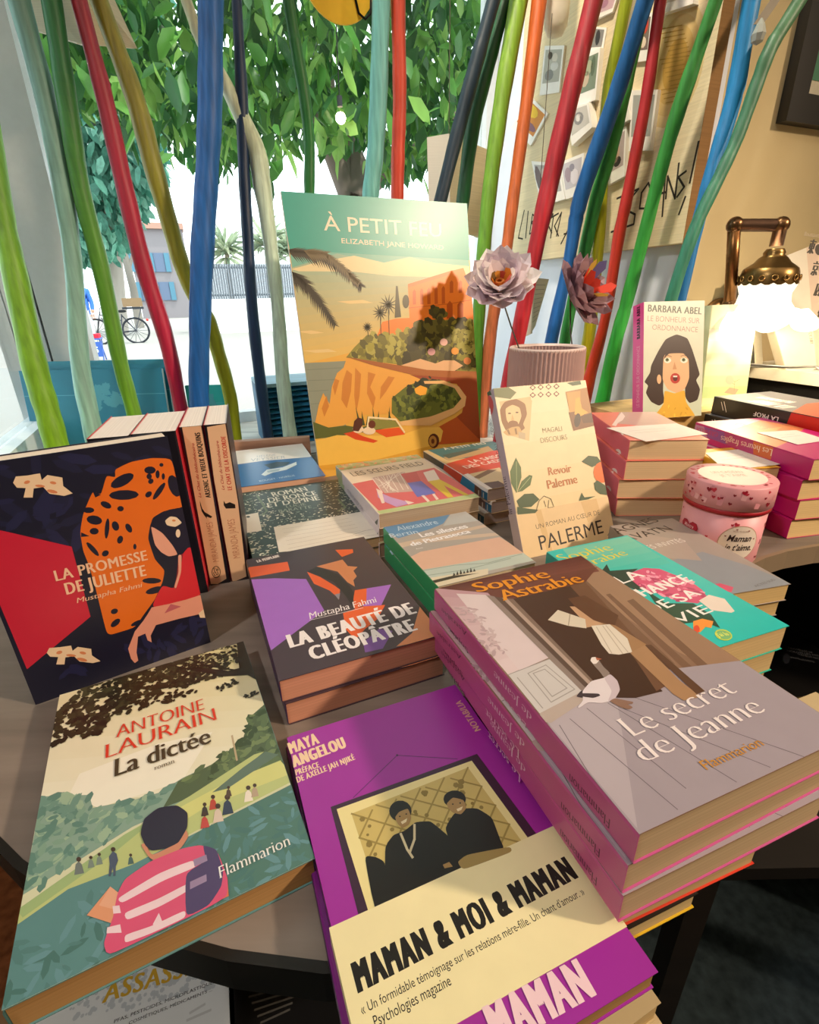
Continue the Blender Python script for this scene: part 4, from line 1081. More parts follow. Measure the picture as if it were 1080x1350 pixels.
# ------------------------------------------------------------------ woman with orange hair, leaning upright
def art_juliette(c):
    c.crop(0, 560, 3.6); nv = lp('#1b1c31')
    c.poly(nv, [(-500, -100), (1300, -100), (1300, 1600), (-500, 1600)])
    c.leafy([lp('#25274a'), lp('#212340')], [(-100, 150), (800, 90), (500, 600), (-100, 480)], 40, 1.0, 5, .35)
    c.leafy([lp('#25274a')], [(200, 1200), (980, 900), (980, 1050), (300, 1220)], 25, .9, 6, .35)
    c.poly(lp('#c9243f'), [(-250, 470), (0, 500), (340, 578), (430, 910), (128, 1160), (-40, 760), (-250, 700)])
    c.soft = True
    c.poly(lp('#e5701f'), [(545, 212), (620, 176), (720, 157), (815, 160), (850, 300), (870, 392), (800, 402), (735, 440), (705, 500), (735, 640), (782, 690), (772, 745), (735, 830), (690, 890), (640, 962), (525, 997), (505, 985), (450, 760), (420, 660), (395, 600), (380, 510), (395, 420), (440, 315), (480, 332), (505, 240), (548, 250)])
    c.ovals(nv, [(580, 265, 62, 26, -28), (588, 333, 72, 24, -2), (503, 380, 28, 15, 25), (572, 398, 16, 13), (448, 452, 38, 22, 10), (447, 505, 22, 16), (508, 492, 11, 50, 5), (548, 480, 17, 24, -20), (611, 490, 14, 24, -30), (570, 545, 14, 20, 20), (640, 578, 8, 14), (440, 590, 12, 44, -42), (500, 610, 18, 14, -30), (705, 330, 18, 13, -40), (755, 315, 13, 50, 35), (712, 215, 28, 18), (748, 235, 10, 20), (775, 245, 8, 16), (716, 268, 14, 12, -40), (766, 190, 10, 9), (708, 245, 13, 14), (420, 405, 28, 14), (720, 740, 46, 14), (735, 785, 46, 16, -15), (770, 830, 15, 11, -30), (543, 885, 18, 13, -20), (548, 940, 28, 14, -40), (650, 940, 32, 10, -25), (828, 290, 28, 55, -20)])
    c.poly(nv, [(440, 315), (452, 345), (480, 332)]); c.poly(nv, [(385, 510), (425, 528), (385, 532)])
    c.poly(lp('#d42a36'), [(905, 568), (960, 800), (890, 870), (780, 890), (720, 860), (770, 760), (830, 780), (860, 620)])
    c.poly(lp('#8c1f2c'), [(845, 620), (870, 610), (835, 780), (825, 770)])
    c.poly(nv, [(712, 480), (725, 440), (775, 410), (840, 395), (872, 392), (905, 560), (858, 618), (830, 640), (838, 720), (825, 772), (800, 720), (775, 680), (735, 640), (702, 540)])
    c.poly(lp('#e6a68f'), [(714, 478), (770, 512), (818, 570), (845, 616), (800, 625), (765, 605), (735, 570)])
    c.poly(lp('#e6a68f'), [(845, 618), (862, 616), (860, 700), (835, 778), (826, 770), (848, 700)])
    c.poly(nv, [(735, 615), (790, 628), (848, 620), (838, 720), (824, 770), (800, 720), (780, 684)])
    c.poly(lp('#eed6b8'), [(782, 455), (808, 434), (838, 438), (865, 465), (832, 485), (792, 477)]); c.oval(lp('#d98a52'), (825, 454), 9, 5); c.oval(lp('#eed6b8'), (845, 515), 11, 20)
    c.soft = False
    c.poly(lp('#e59c86'), [(720, 866), (800, 850), (880, 830), (955, 806), (968, 893), (850, 920), (740, 950), (715, 1000), (720, 1032), (700, 1022), (690, 990), (655, 1005), (648, 1080), (656, 1118), (640, 1130), (622, 1110), (608, 1062), (640, 980), (680, 930), (700, 900)])
    c.poly(lp('#c0606a'), [(780, 895), (810, 850), (860, 862)])
    for dx, dy, sc in ((0, 0, 1), (158, 792, .9)):
        f = lambda x, y: (65 + dx + (x - 65) * sc, 265 + dy + (y - 265) * sc) if not dx else (222 + (x - 62) * .9, 1082 + (y - 275) * .78)
        c.poly(lp('#eed2b0'), [f(*v) for v in ((62, 275), (75, 245), (130, 240), (190, 230), (198, 262), (225, 238), (296, 250), (300, 290), (345, 325), (305, 337), (235, 327), (205, 295), (160, 302), (155, 345), (112, 345), (122, 300), (80, 298))])
        c.ovals(lp('#d9885c'), [(*f(128, 272), 15, 8, -15), (*f(252, 275), 16, 7, 10), (*f(190, 290), 24, 6, 5), (*f(248, 316), 26, 8, 12)])
    c.poly(lp('#eed2b0'), [(942, 895), (965, 875), (985, 880), (990, 940), (978, 915), (950, 915)])
    t = lp('#f2c8a8')
    c.text('LA PROMESSE', t, (266, 742), (702, 640), (258, 692), 'bold'); c.text('DE JULIETTE', t, (316, 806), (696, 714), (304, 752), 'bold')
    c.text('Mustapha Fahmi', t, (364, 846), (678, 768), (362, 822), 'italic')
book('dark blue paperback with an orange haired woman, propped upright at left', stand(-24.22, 34.84, TAB, 34.07, -0.4, 13.45, 19.51, 1.8), '#1b1c31', '#1b1c31', None, art_juliette, page='#e8dccb')

# ------------------------------------------------------------------ row of upright pocket novels behind it
def up_spine(px_bl, px_tl, w, h, t, away, z=TAB):
    """spine towards us: px_bl its foot at left; away = yaw of the depth direction"""
    a = radians(away); ex = Vector((cos(a), sin(a), 0)); ey = Vector((0, 0, 1)); ez = ex.cross(ey)
    b = at_z(px_bl[0], px_bl[1], z)
    return frame(ex, ey, ez, b + ey * h / 2 + ex * w / 2), w, h, t
def sp_ars(c):
    c.crop(0, 450, 2)
    c.poly(lp('#e2b48c'), [(480, 226), (532, 222), (597, 626), (574, 640), (556, 640)])
    c.text('ARSENIC ET VIEUX BOUQUINS', lp('#2a1c14'), (556, 412), (527, 240), (543, 414), 'black')
    c.text('Le Chat du bibliothécaire', lp('#b03a34'), (531, 412), (512, 268), (524, 413), 'script')
    c.poly(lp('#1a1210'), [(527, 420), (533, 440), (540, 450), (560, 462), (556, 466), (545, 462), (546, 468), (538, 458), (532, 448), (528, 432)])
    c.text('MIRANDA JAMES', lp('#b0664a'), (578, 580), (560, 476), (562, 584), 'light')
    c.oval(lp('#4a3420'), (570, 608), 12, 16); c.oval(lp('#e2b48c'), (570, 608), 10, 14); c.text("J'ai", lp('#2a1c14'), (564, 607), (577, 604), (563, 598), 'bold'); c.text('LU', lp('#2a1c14'), (565, 618), (577, 615), (564, 609), 'bold')
def sp_dis(c):
    c.crop(0, 450, 2)
    c.poly(lp('#e6bd96'), [(546, 226), (604, 216), (650, 620), (622, 632), (602, 640)])
    c.text('LE CHAT DE LA DISCORDE', lp('#c23a30'), (612, 392), (594, 250), (601, 394), 'black')
    c.text('Le Chat du bibliothécaire', lp('#b03a34'), (592, 392), (576, 262), (585, 393), 'script')
    c.poly(lp('#1a1210'), [(590, 420), (595, 428), (606, 424), (620, 430), (621, 440), (596, 441), (590, 432)])
    c.text('MIRANDA JAMES', lp('#b0664a'), (634, 570), (618, 468), (616, 574), 'light')
AW = 107
book('upright pocket novel with tan spine and a leaping black cat', up_spine((277, 772), (240, 562), 11, 17.8, 2.18, AW), '#2a0f18', '#16101a', '#c02038', None, sp_ars, '#f2eae2', 'upright pocket novels')
book('upright pocket novel with tan spine and a sitting black cat, last of the row', up_spine((305, 767), (272, 560), 11, 17.8, 2.2, AW), '#2a0f18', '#16101a', '#c02038', None, sp_dis, '#f2eae2', 'upright pocket novels')
book('thick black upright novel with white page tops, leftmost behind the dark blue paperback', up_spine((174, 800), (112, 580), 10.5, 17.8, 3.5, AW), '#1c1520', '#15131c', '#c02038', None, None, '#f2eae2', 'upright pocket novels')
book('thick black upright novel with red edge, between the tan spines and its twin', up_spine((223, 789), (172, 575), 10.5, 17.8, 3.98, AW), '#c02038', '#15131c', '#c02038', None, None, '#f2eae2', 'upright pocket novels')

# ------------------------------------------------------------------ middle of the table
def art_veys(c):
    c.crop(300, 570, 3.857)
    c.poly(lp('#2a6aa8'), [(0, 0), (700, 0), (700, 500), (0, 500)])
    c.poly(lp('#ece8e2'), [(0, 50), (400, 30), (440, 110), (420, 125), (300, 135), (180, 145), (0, 170)])
    c.text('HÉLÈNE', lp('#9fb0c0'), (150, 127), (245, 118), (150, 118), 'light'); c.text('VEYSSIER', lp('#9aa9b8'), (118, 148), (295, 132), (116, 134), 'light')
    c.poly(lp('#d5e2e6'), [(172, 215), (200, 190), (280, 178), (350, 150), (352, 165), (300, 190), (230, 205), (190, 222)]); c.poly(lp('#274052'), [(185, 165), (250, 150), (320, 152), (300, 168), (220, 185)]); c.poly(lp('#9fb9c6'), [(200, 195), (270, 184), (260, 196), (205, 205)])
    c.text('ROUGET · NORÉLIE', lp('#c9d6e2'), (165, 252), (345, 222), (165, 244), 'sans')
v = book('thin blue and white paperback with a boat, far left beside the upright novels', flat(-23.13, 84.09, 2.9, 20.54, 13.26, 21.16, 1.55), '#2a6aa8', '#2a6aa8', None, art_veys, page='#d8ac90')
pile(v, ['copy under the blue and white boat paperback'], 1.6, [(.2, -.2, .8)], 'copies of the boat paperback')
def art_ronce(c):
    c.crop(300, 570, 3.857)
    c.poly(lp('#2e3a35'), [(0, 200), (900, 200), (900, 800), (0, 800)])
    c.leafy([lp('#cfc7b0'), lp('#e2dcc8'), lp('#8f9c8a')], [(60, 310), (560, 250), (800, 520), (800, 640), (110, 660)], 1150, .22, 12, .5)
    c.poly(lp('#35463f'), [(215, 290), (470, 262), (500, 330), (420, 400), (260, 400), (200, 370)])
    c.lines(lp('#6a7a5a'), [[(150, 320), (200, 400), (180, 420)], [(560, 340), (600, 380), (560, 400)]], .3)
    w = lp('#ece7d8')
    c.text('ROMAN', w, (232, 328), (412, 296), (228, 305), 'serifb'); c.text('DE RONCE', w, (212, 357), (458, 318), (208, 334), 'serifb'); c.text("ET D'ÉPINE", w, (206, 383), (472, 343), (204, 360), 'serifb')
    c.text('LUCIE', lp('#a9b09c'), (300, 385), (400, 370), (300, 372), 'serif'); c.text('BARATTE', lp('#a9b09c'), (262, 408), (430, 385), (260, 394), 'serif')
    c.poly(lp('#e9dfd0'), [(235, 482), (690, 402), (800, 520), (805, 560), (262, 610)])
    c.poly(lp('#e9dfd0'), [(68, 425), (155, 408), (175, 500), (80, 515)]); c.oval(lp('#2a2a2a'), (105, 430), 10, 5)
    for i in range(6): c.line(lp('#b5a596'), [(280 + 6 * i, 492 + 20 * i), (480 + 10 * i, 462 + 17 * i), (620 + 14 * i, 436 + 16 * i)], .05)
    c.line(lp('#8a7a70'), [(640, 520), (700, 500), (770, 490), (765, 520), (690, 530), (650, 525)], .06)
r = book('dark paperback with dense white foliage pattern and a pale letter, behind the queen profile book', flat(-14.33, 62.74, 2.4, 20.88, 15.2, 22.6, 1.33), '#2e3a35', '#3a3430', None, art_ronce, page='#d9b48c')
pile(r, ['lower copy under the dark white foliage paperback'], 1.36, [(-.1, .1, -.6)], 'copies of the foliage paperback')
def art_field(c):
    c.crop(300, 570, 3.857)
    c.poly(lp('#e9d8c0'), [(400, 0), (1400, 0), (1400, 600), (400, 600)])
    c.poly(lp('#a8b07a'), [(540, 165), (975, 105), (1000, 130), (572, 196)]); c.leafy([lp('#d9885c'), lp('#8a9a58'), lp('#c9c090'), lp('#cf9a70')], [(550, 170), (975, 112), (990, 128), (575, 190)], 70, .5, 4)
    c.poly(lp('#d8606a'), [(635, 262), (1050, 180), (1290, 320), (1250, 330), (790, 420)])
    c.poly(lp('#b9c98f'), [(760, 400), (1290, 305), (1300, 340), (790, 432)])
    c.poly(lp('#c7a9a0'), [(730, 232), (900, 200), (960, 300), (800, 310)])
    for k in range(6): c.line(lp('#f0e6dc'), [(735 + 28 * k, 232 - 5 * k), (790 + 26 * k, 308 - 4 * k)], .1); c.line(lp('#f0e6dc'), [(900 - 30 * k, 202 + 6 * k), (770 + 20 * k, 275 + 6 * k)], .1)
    c.poly(lp('#c79ccf'), [(760, 300), (830, 330), (900, 350), (940, 360), (860, 380), (790, 350), (765, 330)]); c.polys(lp('#f0d8cc'), [[(755, 285), (785, 300), (800, 360), (785, 362)], [(900, 345), (950, 358), (920, 368)]])
    c.poly(lp('#c94a5a'), [(880, 212), (960, 200), (985, 250), (915, 258)]); c.poly(lp('#5f6cc0'), [(915, 258), (985, 248), (1060, 310), (965, 330)]); c.polys(lp('#f0d8cc'), [[(985, 322), (1000, 320), (1030, 350), (1018, 356)], [(1040, 315), (1052, 312), (1075, 340), (1062, 345)]])
    c.poly(lp('#efe0d4'), [(995, 205), (1050, 190), (1080, 240), (1020, 250)]); c.poly(lp('#e0c040'), [(1020, 250), (1080, 240), (1230, 320), (1205, 322), (1100, 270), (1150, 330), (1120, 332)])
    c.text('LES SŒURS FIELD', lp('#6e5e42'), (640, 224), (1005, 165), (634, 203), 'sans')
def sp_field(c):
    c.crop(300, 570, 3.857)
    c.poly(lp('#a8b07a'), [(535, 160), (582, 205), (585, 260), (530, 215)])
    c.text('LES SŒURS FIELD', lp('#9a8aa0'), (690, 385), (610, 285), (680, 392), 'sans')
    c.poly(lp('#2a2a2a'), [(750, 455), (765, 440), (762, 468), (752, 472)])
f_ = book("pastel paperback of two ladies by a trellis on pink ground, at the table's middle", flat(-1.09, 66.43, 5.46, 21.22, 13.39, 20.67, 1.9), '#e9d8c0', '#e4d4d6', None, art_field, sp_field, '#b5a088')
pile(f_, ['second copy under the pastel trellis paperback', 'bottom copy under the pastel trellis paperback'], 1.92, [(.2, .3, -.8), (-.2, .2, .7)], 'copies of the trellis paperback')
def art_piet(c):
    c.crop(540, 560, 6.75)
    c.poly(lp('#a9a29c'), [(-800, 500), (1700, 500), (1700, 2200), (-800, 2200)])
    c.poly(lp('#5f8fb8'), [(-300, 900), (0, 840), (380, 770), (300, 880), (180, 930), (-100, 1010)])
    c.poly(lp('#b7b9b8'), [(380, 770), (550, 750), (640, 850), (300, 900)])
    c.polys(lp('#c9b4a0'), [[(-300, 1100), (700, 880), (720, 900), (-300, 1150)], [(200, 1010), (780, 960), (800, 985), (150, 1050)]])
    c.poly(lp('#d9b09a'), [(-300, 1330), (100, 1130), (800, 1000), (1080, 1160), (0, 1320), (-250, 1380)])
    c.poly(lp('#b8c4bc'), [(-300, 1400), (0, 1310), (1080, 1130), (1150, 1200), (-200, 1500)])
    c.lines(lp('#8fa096'), [[(50, 1310), (400, 1250), (700, 1230), (1000, 1150)], [(100, 1350), (500, 1290), (900, 1190)]], .12)
    c.poly(lp('#d8cdb4'), [(-300, 1500), (200, 1360), (700, 1280), (700, 1400), (-100, 1600)]); c.poly(lp('#c79a3c'), [(-250, 1560), (0, 1470), (150, 1420), (200, 1500), (-100, 1640)])
    c.polys(lp('#2c241c'), [[(385 + 30 * k, 1345 - 6 * k), (395 + 30 * k, 1315 - 6 * k - 8 * (k % 3)), (410 + 30 * k, 1340 - 6 * k)] for k in range(7)]); c.poly(lp('#3a3226'), [(150, 1400), (380, 1345), (620, 1320), (400, 1365), (180, 1420)])
    w = lp('#f1eef0')
    c.text('Alexandre', lp('#c4d8e8'), (-100, 945), (262, 880), (-108, 905), 'sans'); c.text('Bertin', lp('#c4d8e8'), (-165, 1005), (82, 965), (-172, 970), 'sans')
    c.text('Les silences', w, (105, 1003), (528, 915), (98, 965), 'slab'); c.text('de Pietrasecca', w, (20, 1082), (552, 960), (15, 1045), 'slab'); c.text('Roman', w, (62, 1110), (122, 1098), (60, 1100), 'italic')
pt_ = book('grey blue seaside paperback with green spine, between the queen profile and goose books', flat(4.75, 49.3, 4.0, 22.66, 10.97, 14.6, 2.1), '#a9a29c', '#2fae72', None, art_piet, page='#d6c4a4')
pile(pt_, ['lower copy under the grey blue seaside paperback'], 2.13, [(.05, -.05, .3)], 'copies of the seaside paperback')
def art_lasc(c):
    c.crop(540, 560, 6.75)
    c.poly(lp('#e2c48c'), [(0, 0), (1700, 0), (1700, 1200), (0, 1200)])
    c.poly(lp('#4f7f80'), [(160, 225), (700, 140), (1000, 140), (1000, 240), (340, 315)]); c.poly(lp('#c9a878'), [(300, 290), (700, 190), (760, 240), (350, 320)]); c.poly(lp('#5a6a60'), [(290, 270), (560, 215), (640, 215), (350, 300)])
    c.poly(lp('#e0523a'), [(300, 355), (720, 235), (1000, 200), (1000, 380), (470, 470)])
    c.poly(lp('#e9d0a0'), [(520, 440), (800, 380), (900, 500), (640, 540)]); c.poly(lp('#8a6a4a'), [(560, 470), (700, 400), (780, 400), (620, 480)]); c.poly(lp('#5a4038'), [(650, 520), (790, 500), (900, 560), (740, 580)])
    c.poly(lp('#f2ece6'), [(465, 450), (520, 432), (740, 570), (800, 565), (700, 640)])
    c.text('À PETIT FEU', lp('#e8e0cc'), (318, 225), (690, 170), (316, 205), 'bold')
    w = lp('#f6e6d8'); c.text('LA SAISON', w, (560, 340), (900, 270), (552, 312), 'bold'); c.text('DES CADEAUX', w, (510, 390), (1000, 290), (502, 362), 'bold')
def sp_lasc(c):
    c.crop(540, 560, 6.75)
    c.poly(lp('#2f4a52'), [(120, 225), (310, 345), (300, 400), (118, 290)]); c.poly(lp('#e0523a'), [(310, 345), (470, 450), (450, 520), (300, 400)]); c.poly(lp('#3c8ab0'), [(470, 450), (580, 530), (575, 610), (450, 520)]); c.poly(lp('#6a4a3c'), [(580, 530), (640, 575), (640, 660), (575, 610)]); c.poly(lp('#2f6a8a'), [(640, 575), (700, 610), (690, 720), (640, 660)])
    c.polys(lp('#cfc0b0'), [[(612, 580), (620, 585), (618, 640), (610, 635)], [(655, 600), (662, 605), (660, 690), (652, 680)]])
l_ = book('red and teal banded paperback partly behind the upright cream book, top of three', flat(12.74, 75.31, 4.95, 22.46, 13.47, 20.76, 1.72), '#e2c48c', '#f2ece6', None, art_lasc, sp_lasc, '#b9a8a4')
pile(l_, ['second copy under the red and teal banded paperback', 'lowest copy under the red and teal banded paperback'], 1.75, [(.4, -.3, .5), (-.2, .1, -.5)], 'copies of the banded paperback')

# ------------------------------------------------------------------ cream book standing in front
def art_pal(c):
    c.crop(620, 440, 3.857)
    c.grad('#e9dcb8', '#dfc894', [(90, 280), (600, 235), (740, 1040), (300, 1150)], 6)
    gl, gd = lp('#4f6a38'), lp('#3a5230')
    c.poly(lp('#6c7448'), [(70, 305), (120, 270), (185, 265), (235, 298), (205, 332), (130, 322)]); c.poly(gd, [(490, 250), (560, 238), (565, 258), (520, 265)])
    c.poly(lp('#d6bb8a'), [(148, 345), (316, 318), (300, 545), (185, 512)])
    c.soft = True
    c.poly(lp('#8c5f34'), [(150, 385), (175, 345), (235, 330), (280, 355), (290, 410), (268, 460), (280, 480), (235, 512), (185, 500), (160, 450)])
    c.poly(lp('#e2c290'), [(178, 380), (215, 360), (252, 375), (262, 420), (245, 465), (210, 475), (185, 440)])
    c.ovals(lp('#5a3a20'), [(200, 405, 8, 4), (238, 400, 8, 4), (218, 462, 14, 5)]); c.poly(lp('#8c5f34'), [(195, 448), (215, 440), (240, 446), (248, 468), (215, 482), (195, 470)]); c.poly(lp('#caa873'), [(214, 408), (224, 438), (208, 440)])
    c.poly(lp('#c9a46c'), [(165, 500), (210, 475), (250, 470), (270, 515), (190, 520)]); c.polys(lp('#8c6a40'), [[(185, 490), (195, 486), (205, 512), (196, 512)], [(225, 482), (235, 480), (240, 510), (231, 512)]]); c.poly(lp('#bba888'), [(245, 498), (280, 505), (280, 538), (246, 530)])
    c.soft = False
    c.poly(lp('#ecdcb6'), [(298, 258), (462, 250), (464, 332), (310, 338)]); br = lp('#6a3024')
    for i in range(4):
        for j in range(2):
            x, y = 318 + i * 40, 274 + j * 38 - i * 2
            c.poly(br, [(x - 16, y), (x, y - 15), (x + 16, y), (x, y + 15)]); c.oval(lp('#ecdcb6'), (x, y), 8, 7)
    c.poly(lp('#a8763c'), [(484, 296), (612, 270), (642, 465), (525, 494)]); c.poly(lp('#7a4f2a'), [(500, 400), (560, 395), (640, 440), (642, 465), (525, 494)]); c.poly(lp('#c9964c'), [(490, 300), (560, 290), (560, 390), (505, 400)])
    c.poly(lp('#e0a94a'), [(535, 330), (555, 322), (568, 380), (600, 400), (560, 420), (530, 410)]); c.oval(lp('#2e2016'), (545, 440), 16, 36, 8); c.poly(lp('#5a3a22'), [(560, 420), (620, 400), (635, 450), (575, 455)])
    k = lp('#8e8260'); c.text('MAGALI', k, (370, 505), (468, 494), (368, 480), 'light'); c.text('DISCOURS', k, (360, 556), (494, 537), (358, 530), 'light')
    o2 = lp('#b9703f'); c.text('Revoir', o2, (398, 720), (517, 702), (396, 680), 'serifb'); c.text('Palerme', o2, (394, 790), (547, 758), (388, 746), 'serifb')
    c.poly(gl, [(232, 630), (258, 680), (260, 730), (235, 810), (208, 760), (203, 700)]); c.poly(gl, [(240, 805), (262, 750), (300, 718), (316, 722), (305, 770), (265, 800)]); c.poly(gd, [(235, 850), (275, 815), (320, 812), (352, 842), (310, 880), (250, 885)]); c.poly(gd, [(238, 880), (300, 890), (345, 895), (330, 912), (240, 920)])
    c.lines(lp('#a9b884'), [[(234, 650), (236, 800)], [(305, 730), (245, 800)]], .06)
    c.poly(gd, [(566, 650), (600, 620), (645, 625), (668, 655), (620, 678)]); c.oval(lp('#df6a1c'), (668, 705), 42, 54); c.poly(gd, [(628, 760), (645, 745), (692, 775), (700, 820), (660, 815), (635, 795)]); c.poly(gd, [(552, 850), (566, 808), (580, 832), (636, 826), (600, 842)])
    c.lines(lp('#4a3a2a'), [[(335, 900), (350, 850), (375, 825), (410, 840), (425, 880)], [(375, 850), (385, 880)], [(400, 845), (395, 885), (420, 882)]], .06)
def sp_pal(c):
    c.crop(620, 440, 3.857)
    c.oval(lp('#c8484c'), (85, 370), 34, 62); k = lp('#6a5a70')
    c.text('MAGALI DISCOURS', k, (157, 642), (105, 432), (142, 645), 'light'); c.text('Revoir Palerme', lp('#4a3c50'), (232, 1000), (180, 725), (212, 1004), 'serif')
    c.poly(lp('#3f5a3a'), [(60, 300), (100, 285), (110, 310), (80, 318)])
pal = book('cream book with a portrait card and an orange, standing upright behind the goose book', stand(19.94, 55.74, TAB, 21.06, 25.69, 13.6, 20.79, 1.7), '#e4d3a8', '#b8aab4', None, art_pal, sp_pal, '#d8c8b0', mat='satin')
M = pal.matrix_basis; PM = frame(M.col[0].xyz, M.col[1].xyz, M.col[2].xyz, M.translation / K)
bnd = MB(); cz = Canvas(bnd, PM, (0, 0, 1.7), (1, 0, 0), (0, 1, 0), (0, 0, 1), (-50, -50, 50, 50), 'satin').crop(620, 440, 3.857)
yt = (cz.p((240, 922)).y + cz.p((690, 820)).y) / 2
bnd.box((-6.83, -10.38, 1.705), (6.83, yt, 1.74), 'satin', '#e0c496'); bnd.box((-6.86, -10.38, -.03), (-6.82, yt, 1.74), 'satin', '#c4b4b4')
c = Canvas(bnd, PM, (0, 0, 1.74), (1, 0, 0), (0, 1, 0), (0, 0, 1), (-6.8, -10.3, 6.8, yt), 'satin').crop(620, 440, 3.857)
c.polys(lp('#d4b480'), [[(330, 900), (360, 893), (420, 1110), (395, 1120)], [(560, 850), (640, 833), (660, 900), (600, 960)]])
k = lp('#2a2420'); c.text('UN ROMAN AU CŒUR DE', k, (337, 994), (660, 918), (334, 970), 'light'); c.text('PALERME', k, (360, 1100), (680, 1012), (344, 1030), 'sans')
c.lines(k, [[(698, 1024), (716, 1016)], [(702, 1050), (722, 1042)], [(704, 1016), (712, 1055)]], .06)
part(bnd, 'paper_band', pal)

# ------------------------------------------------------------------ right hand piles
def art_teal(c):
    c.crop(760, 680, 3.375)
    c.poly(lp('#2cc2bc'), [(-500, -100), (1200, -100), (1200, 900), (-500, 900)])
    c.grad('#7cc8b0', '#2fbfb4', [(-60, 150), (230, 90), (420, 210), (60, 290)], 5)
    c.text('Sophie', lp('#e6d23c'), (-60, 203), (168, 150), (-70, 170), 'serif'); c.text('Astrabie', lp('#e6d23c'), (-30, 250), (234, 172), (-38, 216), 'serif')
    c.poly(lp('#1f3a30'), [(110, 250), (135, 215), (150, 245), (215, 240), (275, 235), (240, 262), (300, 290), (340, 330), (260, 330), (170, 290)])
    c.poly(lp('#d6507c'), [(240, 255), (300, 232), (370, 236), (430, 260), (500, 285), (560, 330), (585, 365), (540, 390), (450, 380), (380, 350), (300, 330), (250, 290)])
    c.leafy([lp('#e880a4'), lp('#b83a68'), lp('#f0a4bc')], [(250, 260), (370, 240), (500, 290), (580, 360), (450, 380), (300, 330)], 70, .38, 3)
    c.poly(lp('#1f4a38'), [(310, 330), (400, 390), (520, 390), (600, 440), (640, 500), (560, 470), (480, 480), (380, 430)])
    c.poly(lp('#eadbd0'), [(545, 378), (590, 352), (660, 370), (705, 425), (690, 432), (600, 420)])
    c.poly(lp('#f0963c'), [(520, 470), (560, 458), (610, 470), (600, 500), (575, 495), (550, 520), (520, 500)]); c.oval(lp('#e04a2a'), (535, 505), 14, 18)
    w = lp('#f4efec'); c.text('LA', w, (205, 305), (310, 268), (178, 268), 'heavy'); c.text('CHANCE', w, (250, 378), (520, 288), (222, 340), 'heavy'); c.text('DE SA', w, (340, 440), (560, 350), (310, 400), 'heavy'); c.text('VIE', w, (455, 484), (612, 425), (426, 444), 'heavy')
    c.oval(lp('#c9d84a'), (655, 531), 40, 24, 15); c.oval(lp('#7cb878'), (655, 531), 34, 19, 15); c.text("J'ai lu", lp('#e6ea70'), (632, 540), (682, 532), (630, 522), 'bold')
t_ = book('turquoise pocket book with pink blossoms and white lettering, beside the goose book', flat_br((1041, 825), 6.0, 19.65, 9.6, 16.6, 2.08), '#27b5a0', '#1f9a8c', None, art_teal, page='#d2b684', group=None)
pile(t_, ['second copy under the turquoise blossom pocket book', 'lowest copy under the turquoise blossom pocket book'], 2.1, [(-.15, .15, .4), (-.35, .3, -.6)], 'copies of the turquoise pocket book')
def art_agnes(c):
    c.crop(760, 680, 3.375)
    c.poly(lp('#a59a92'), [(-500, -200), (1200, -200), (1200, 900), (-500, 900)])
    c.poly(lp('#9298a0'), [(560, 160), (760, 220), (960, 300), (700, 370), (420, 200)]); c.poly(lp('#b0a198'), [(160, 60), (480, 110), (560, 200), (330, 180)])
    c.poly(lp('#d8607c'), [(610, 305), (640, 300), (700, 318), (690, 340), (640, 330)])
    k = lp('#2c2826'); c.text('AGNES', k, (186, 80), (372, 24), (170, 54), 'sans'); c.text('RAVATN', k, (196, 124), (432, 62), (184, 96), 'sans'); c.text('LES INVITÉS', lp('#e2dcd6'), (312, 152), (490, 114), (304, 134), 'sans'); c.text('ACTES SUD', lp('#6c6864'), (800, 318), (890, 286), (796, 308), 'serif')
a_ = book('grey pocket book with thin black capitals, between the turquoise book and the heart tin', flat_br((1043, 770), 3.3, 12.87, 8.5, 16.0, 1.78), '#a59a92', '#8c8580', None, art_agnes, page='#d4b67e')
pile(a_, ['lower copy under the grey pocket book'], 1.8, [(-.3, .2, .5)], 'copies of the grey pocket book')
def art_pink(c):
    c.crop(620, 440, 3.857)
    c.poly(lp('#ee8878'), [(400, 200), (1500, 200), (1500, 800), (400, 800)])
    c.poly(lp('#c9a89c'), [(760, 400), (880, 385), (1050, 420), (1150, 470), (900, 470), (730, 455)]); c.polys(lp('#f4dcd4'), [[(720, 465), (770, 398), (788, 420), (775, 440), (750, 455), (742, 470)]])
    c.poly(lp('#f4dcd4'), [(750, 512), (780, 505), (778, 520), (755, 524)])
def sp_pink(c):
    c.crop(620, 440, 3.857); c.oval(lp('#f4e6e2'), (750, 607), 17, 22); c.lines(lp('#8a4a44'), [[(742, 600), (752, 605), (744, 616)], [(754, 598), (758, 614)]], .09)
    c.text('roses', lp('#7a3a34'), (702, 592), (660, 570), (699, 600), 'script')
p_ = book('coral pink pocket book with a white card on it, topmost of the coral stack', flat(34.94, 73.88, 10.68, -2.42, 10.35, 17.64, 2.72), '#ee8878', '#e56c7c', None, art_pink, sp_pink, '#e0c49a')
pile(p_, ['second copy in the coral pink stack', 'third copy in the coral pink stack', 'bottom copy of the coral pink stack'], 2.75, [(-.3, -.2, .8), (-.55, -.1, -.8), (-.5, .2, .5)], 'coral pink pocket books')
y_ = book('yellow pocket book with a white card, between the heart tin and the magenta stack', flat_br((1030, 616), 8.4, 5, 6.2, 9.0, 2.15), '#e8b02c', '#e8b02c', None, None, page='#dcc08c')
pile(y_, ['second copy under the yellow pocket book', 'third copy under the yellow pocket book', 'bottom copy under the yellow pocket book'], 2.17, [(0, 0, 0)] * 3, 'yellow pocket books')
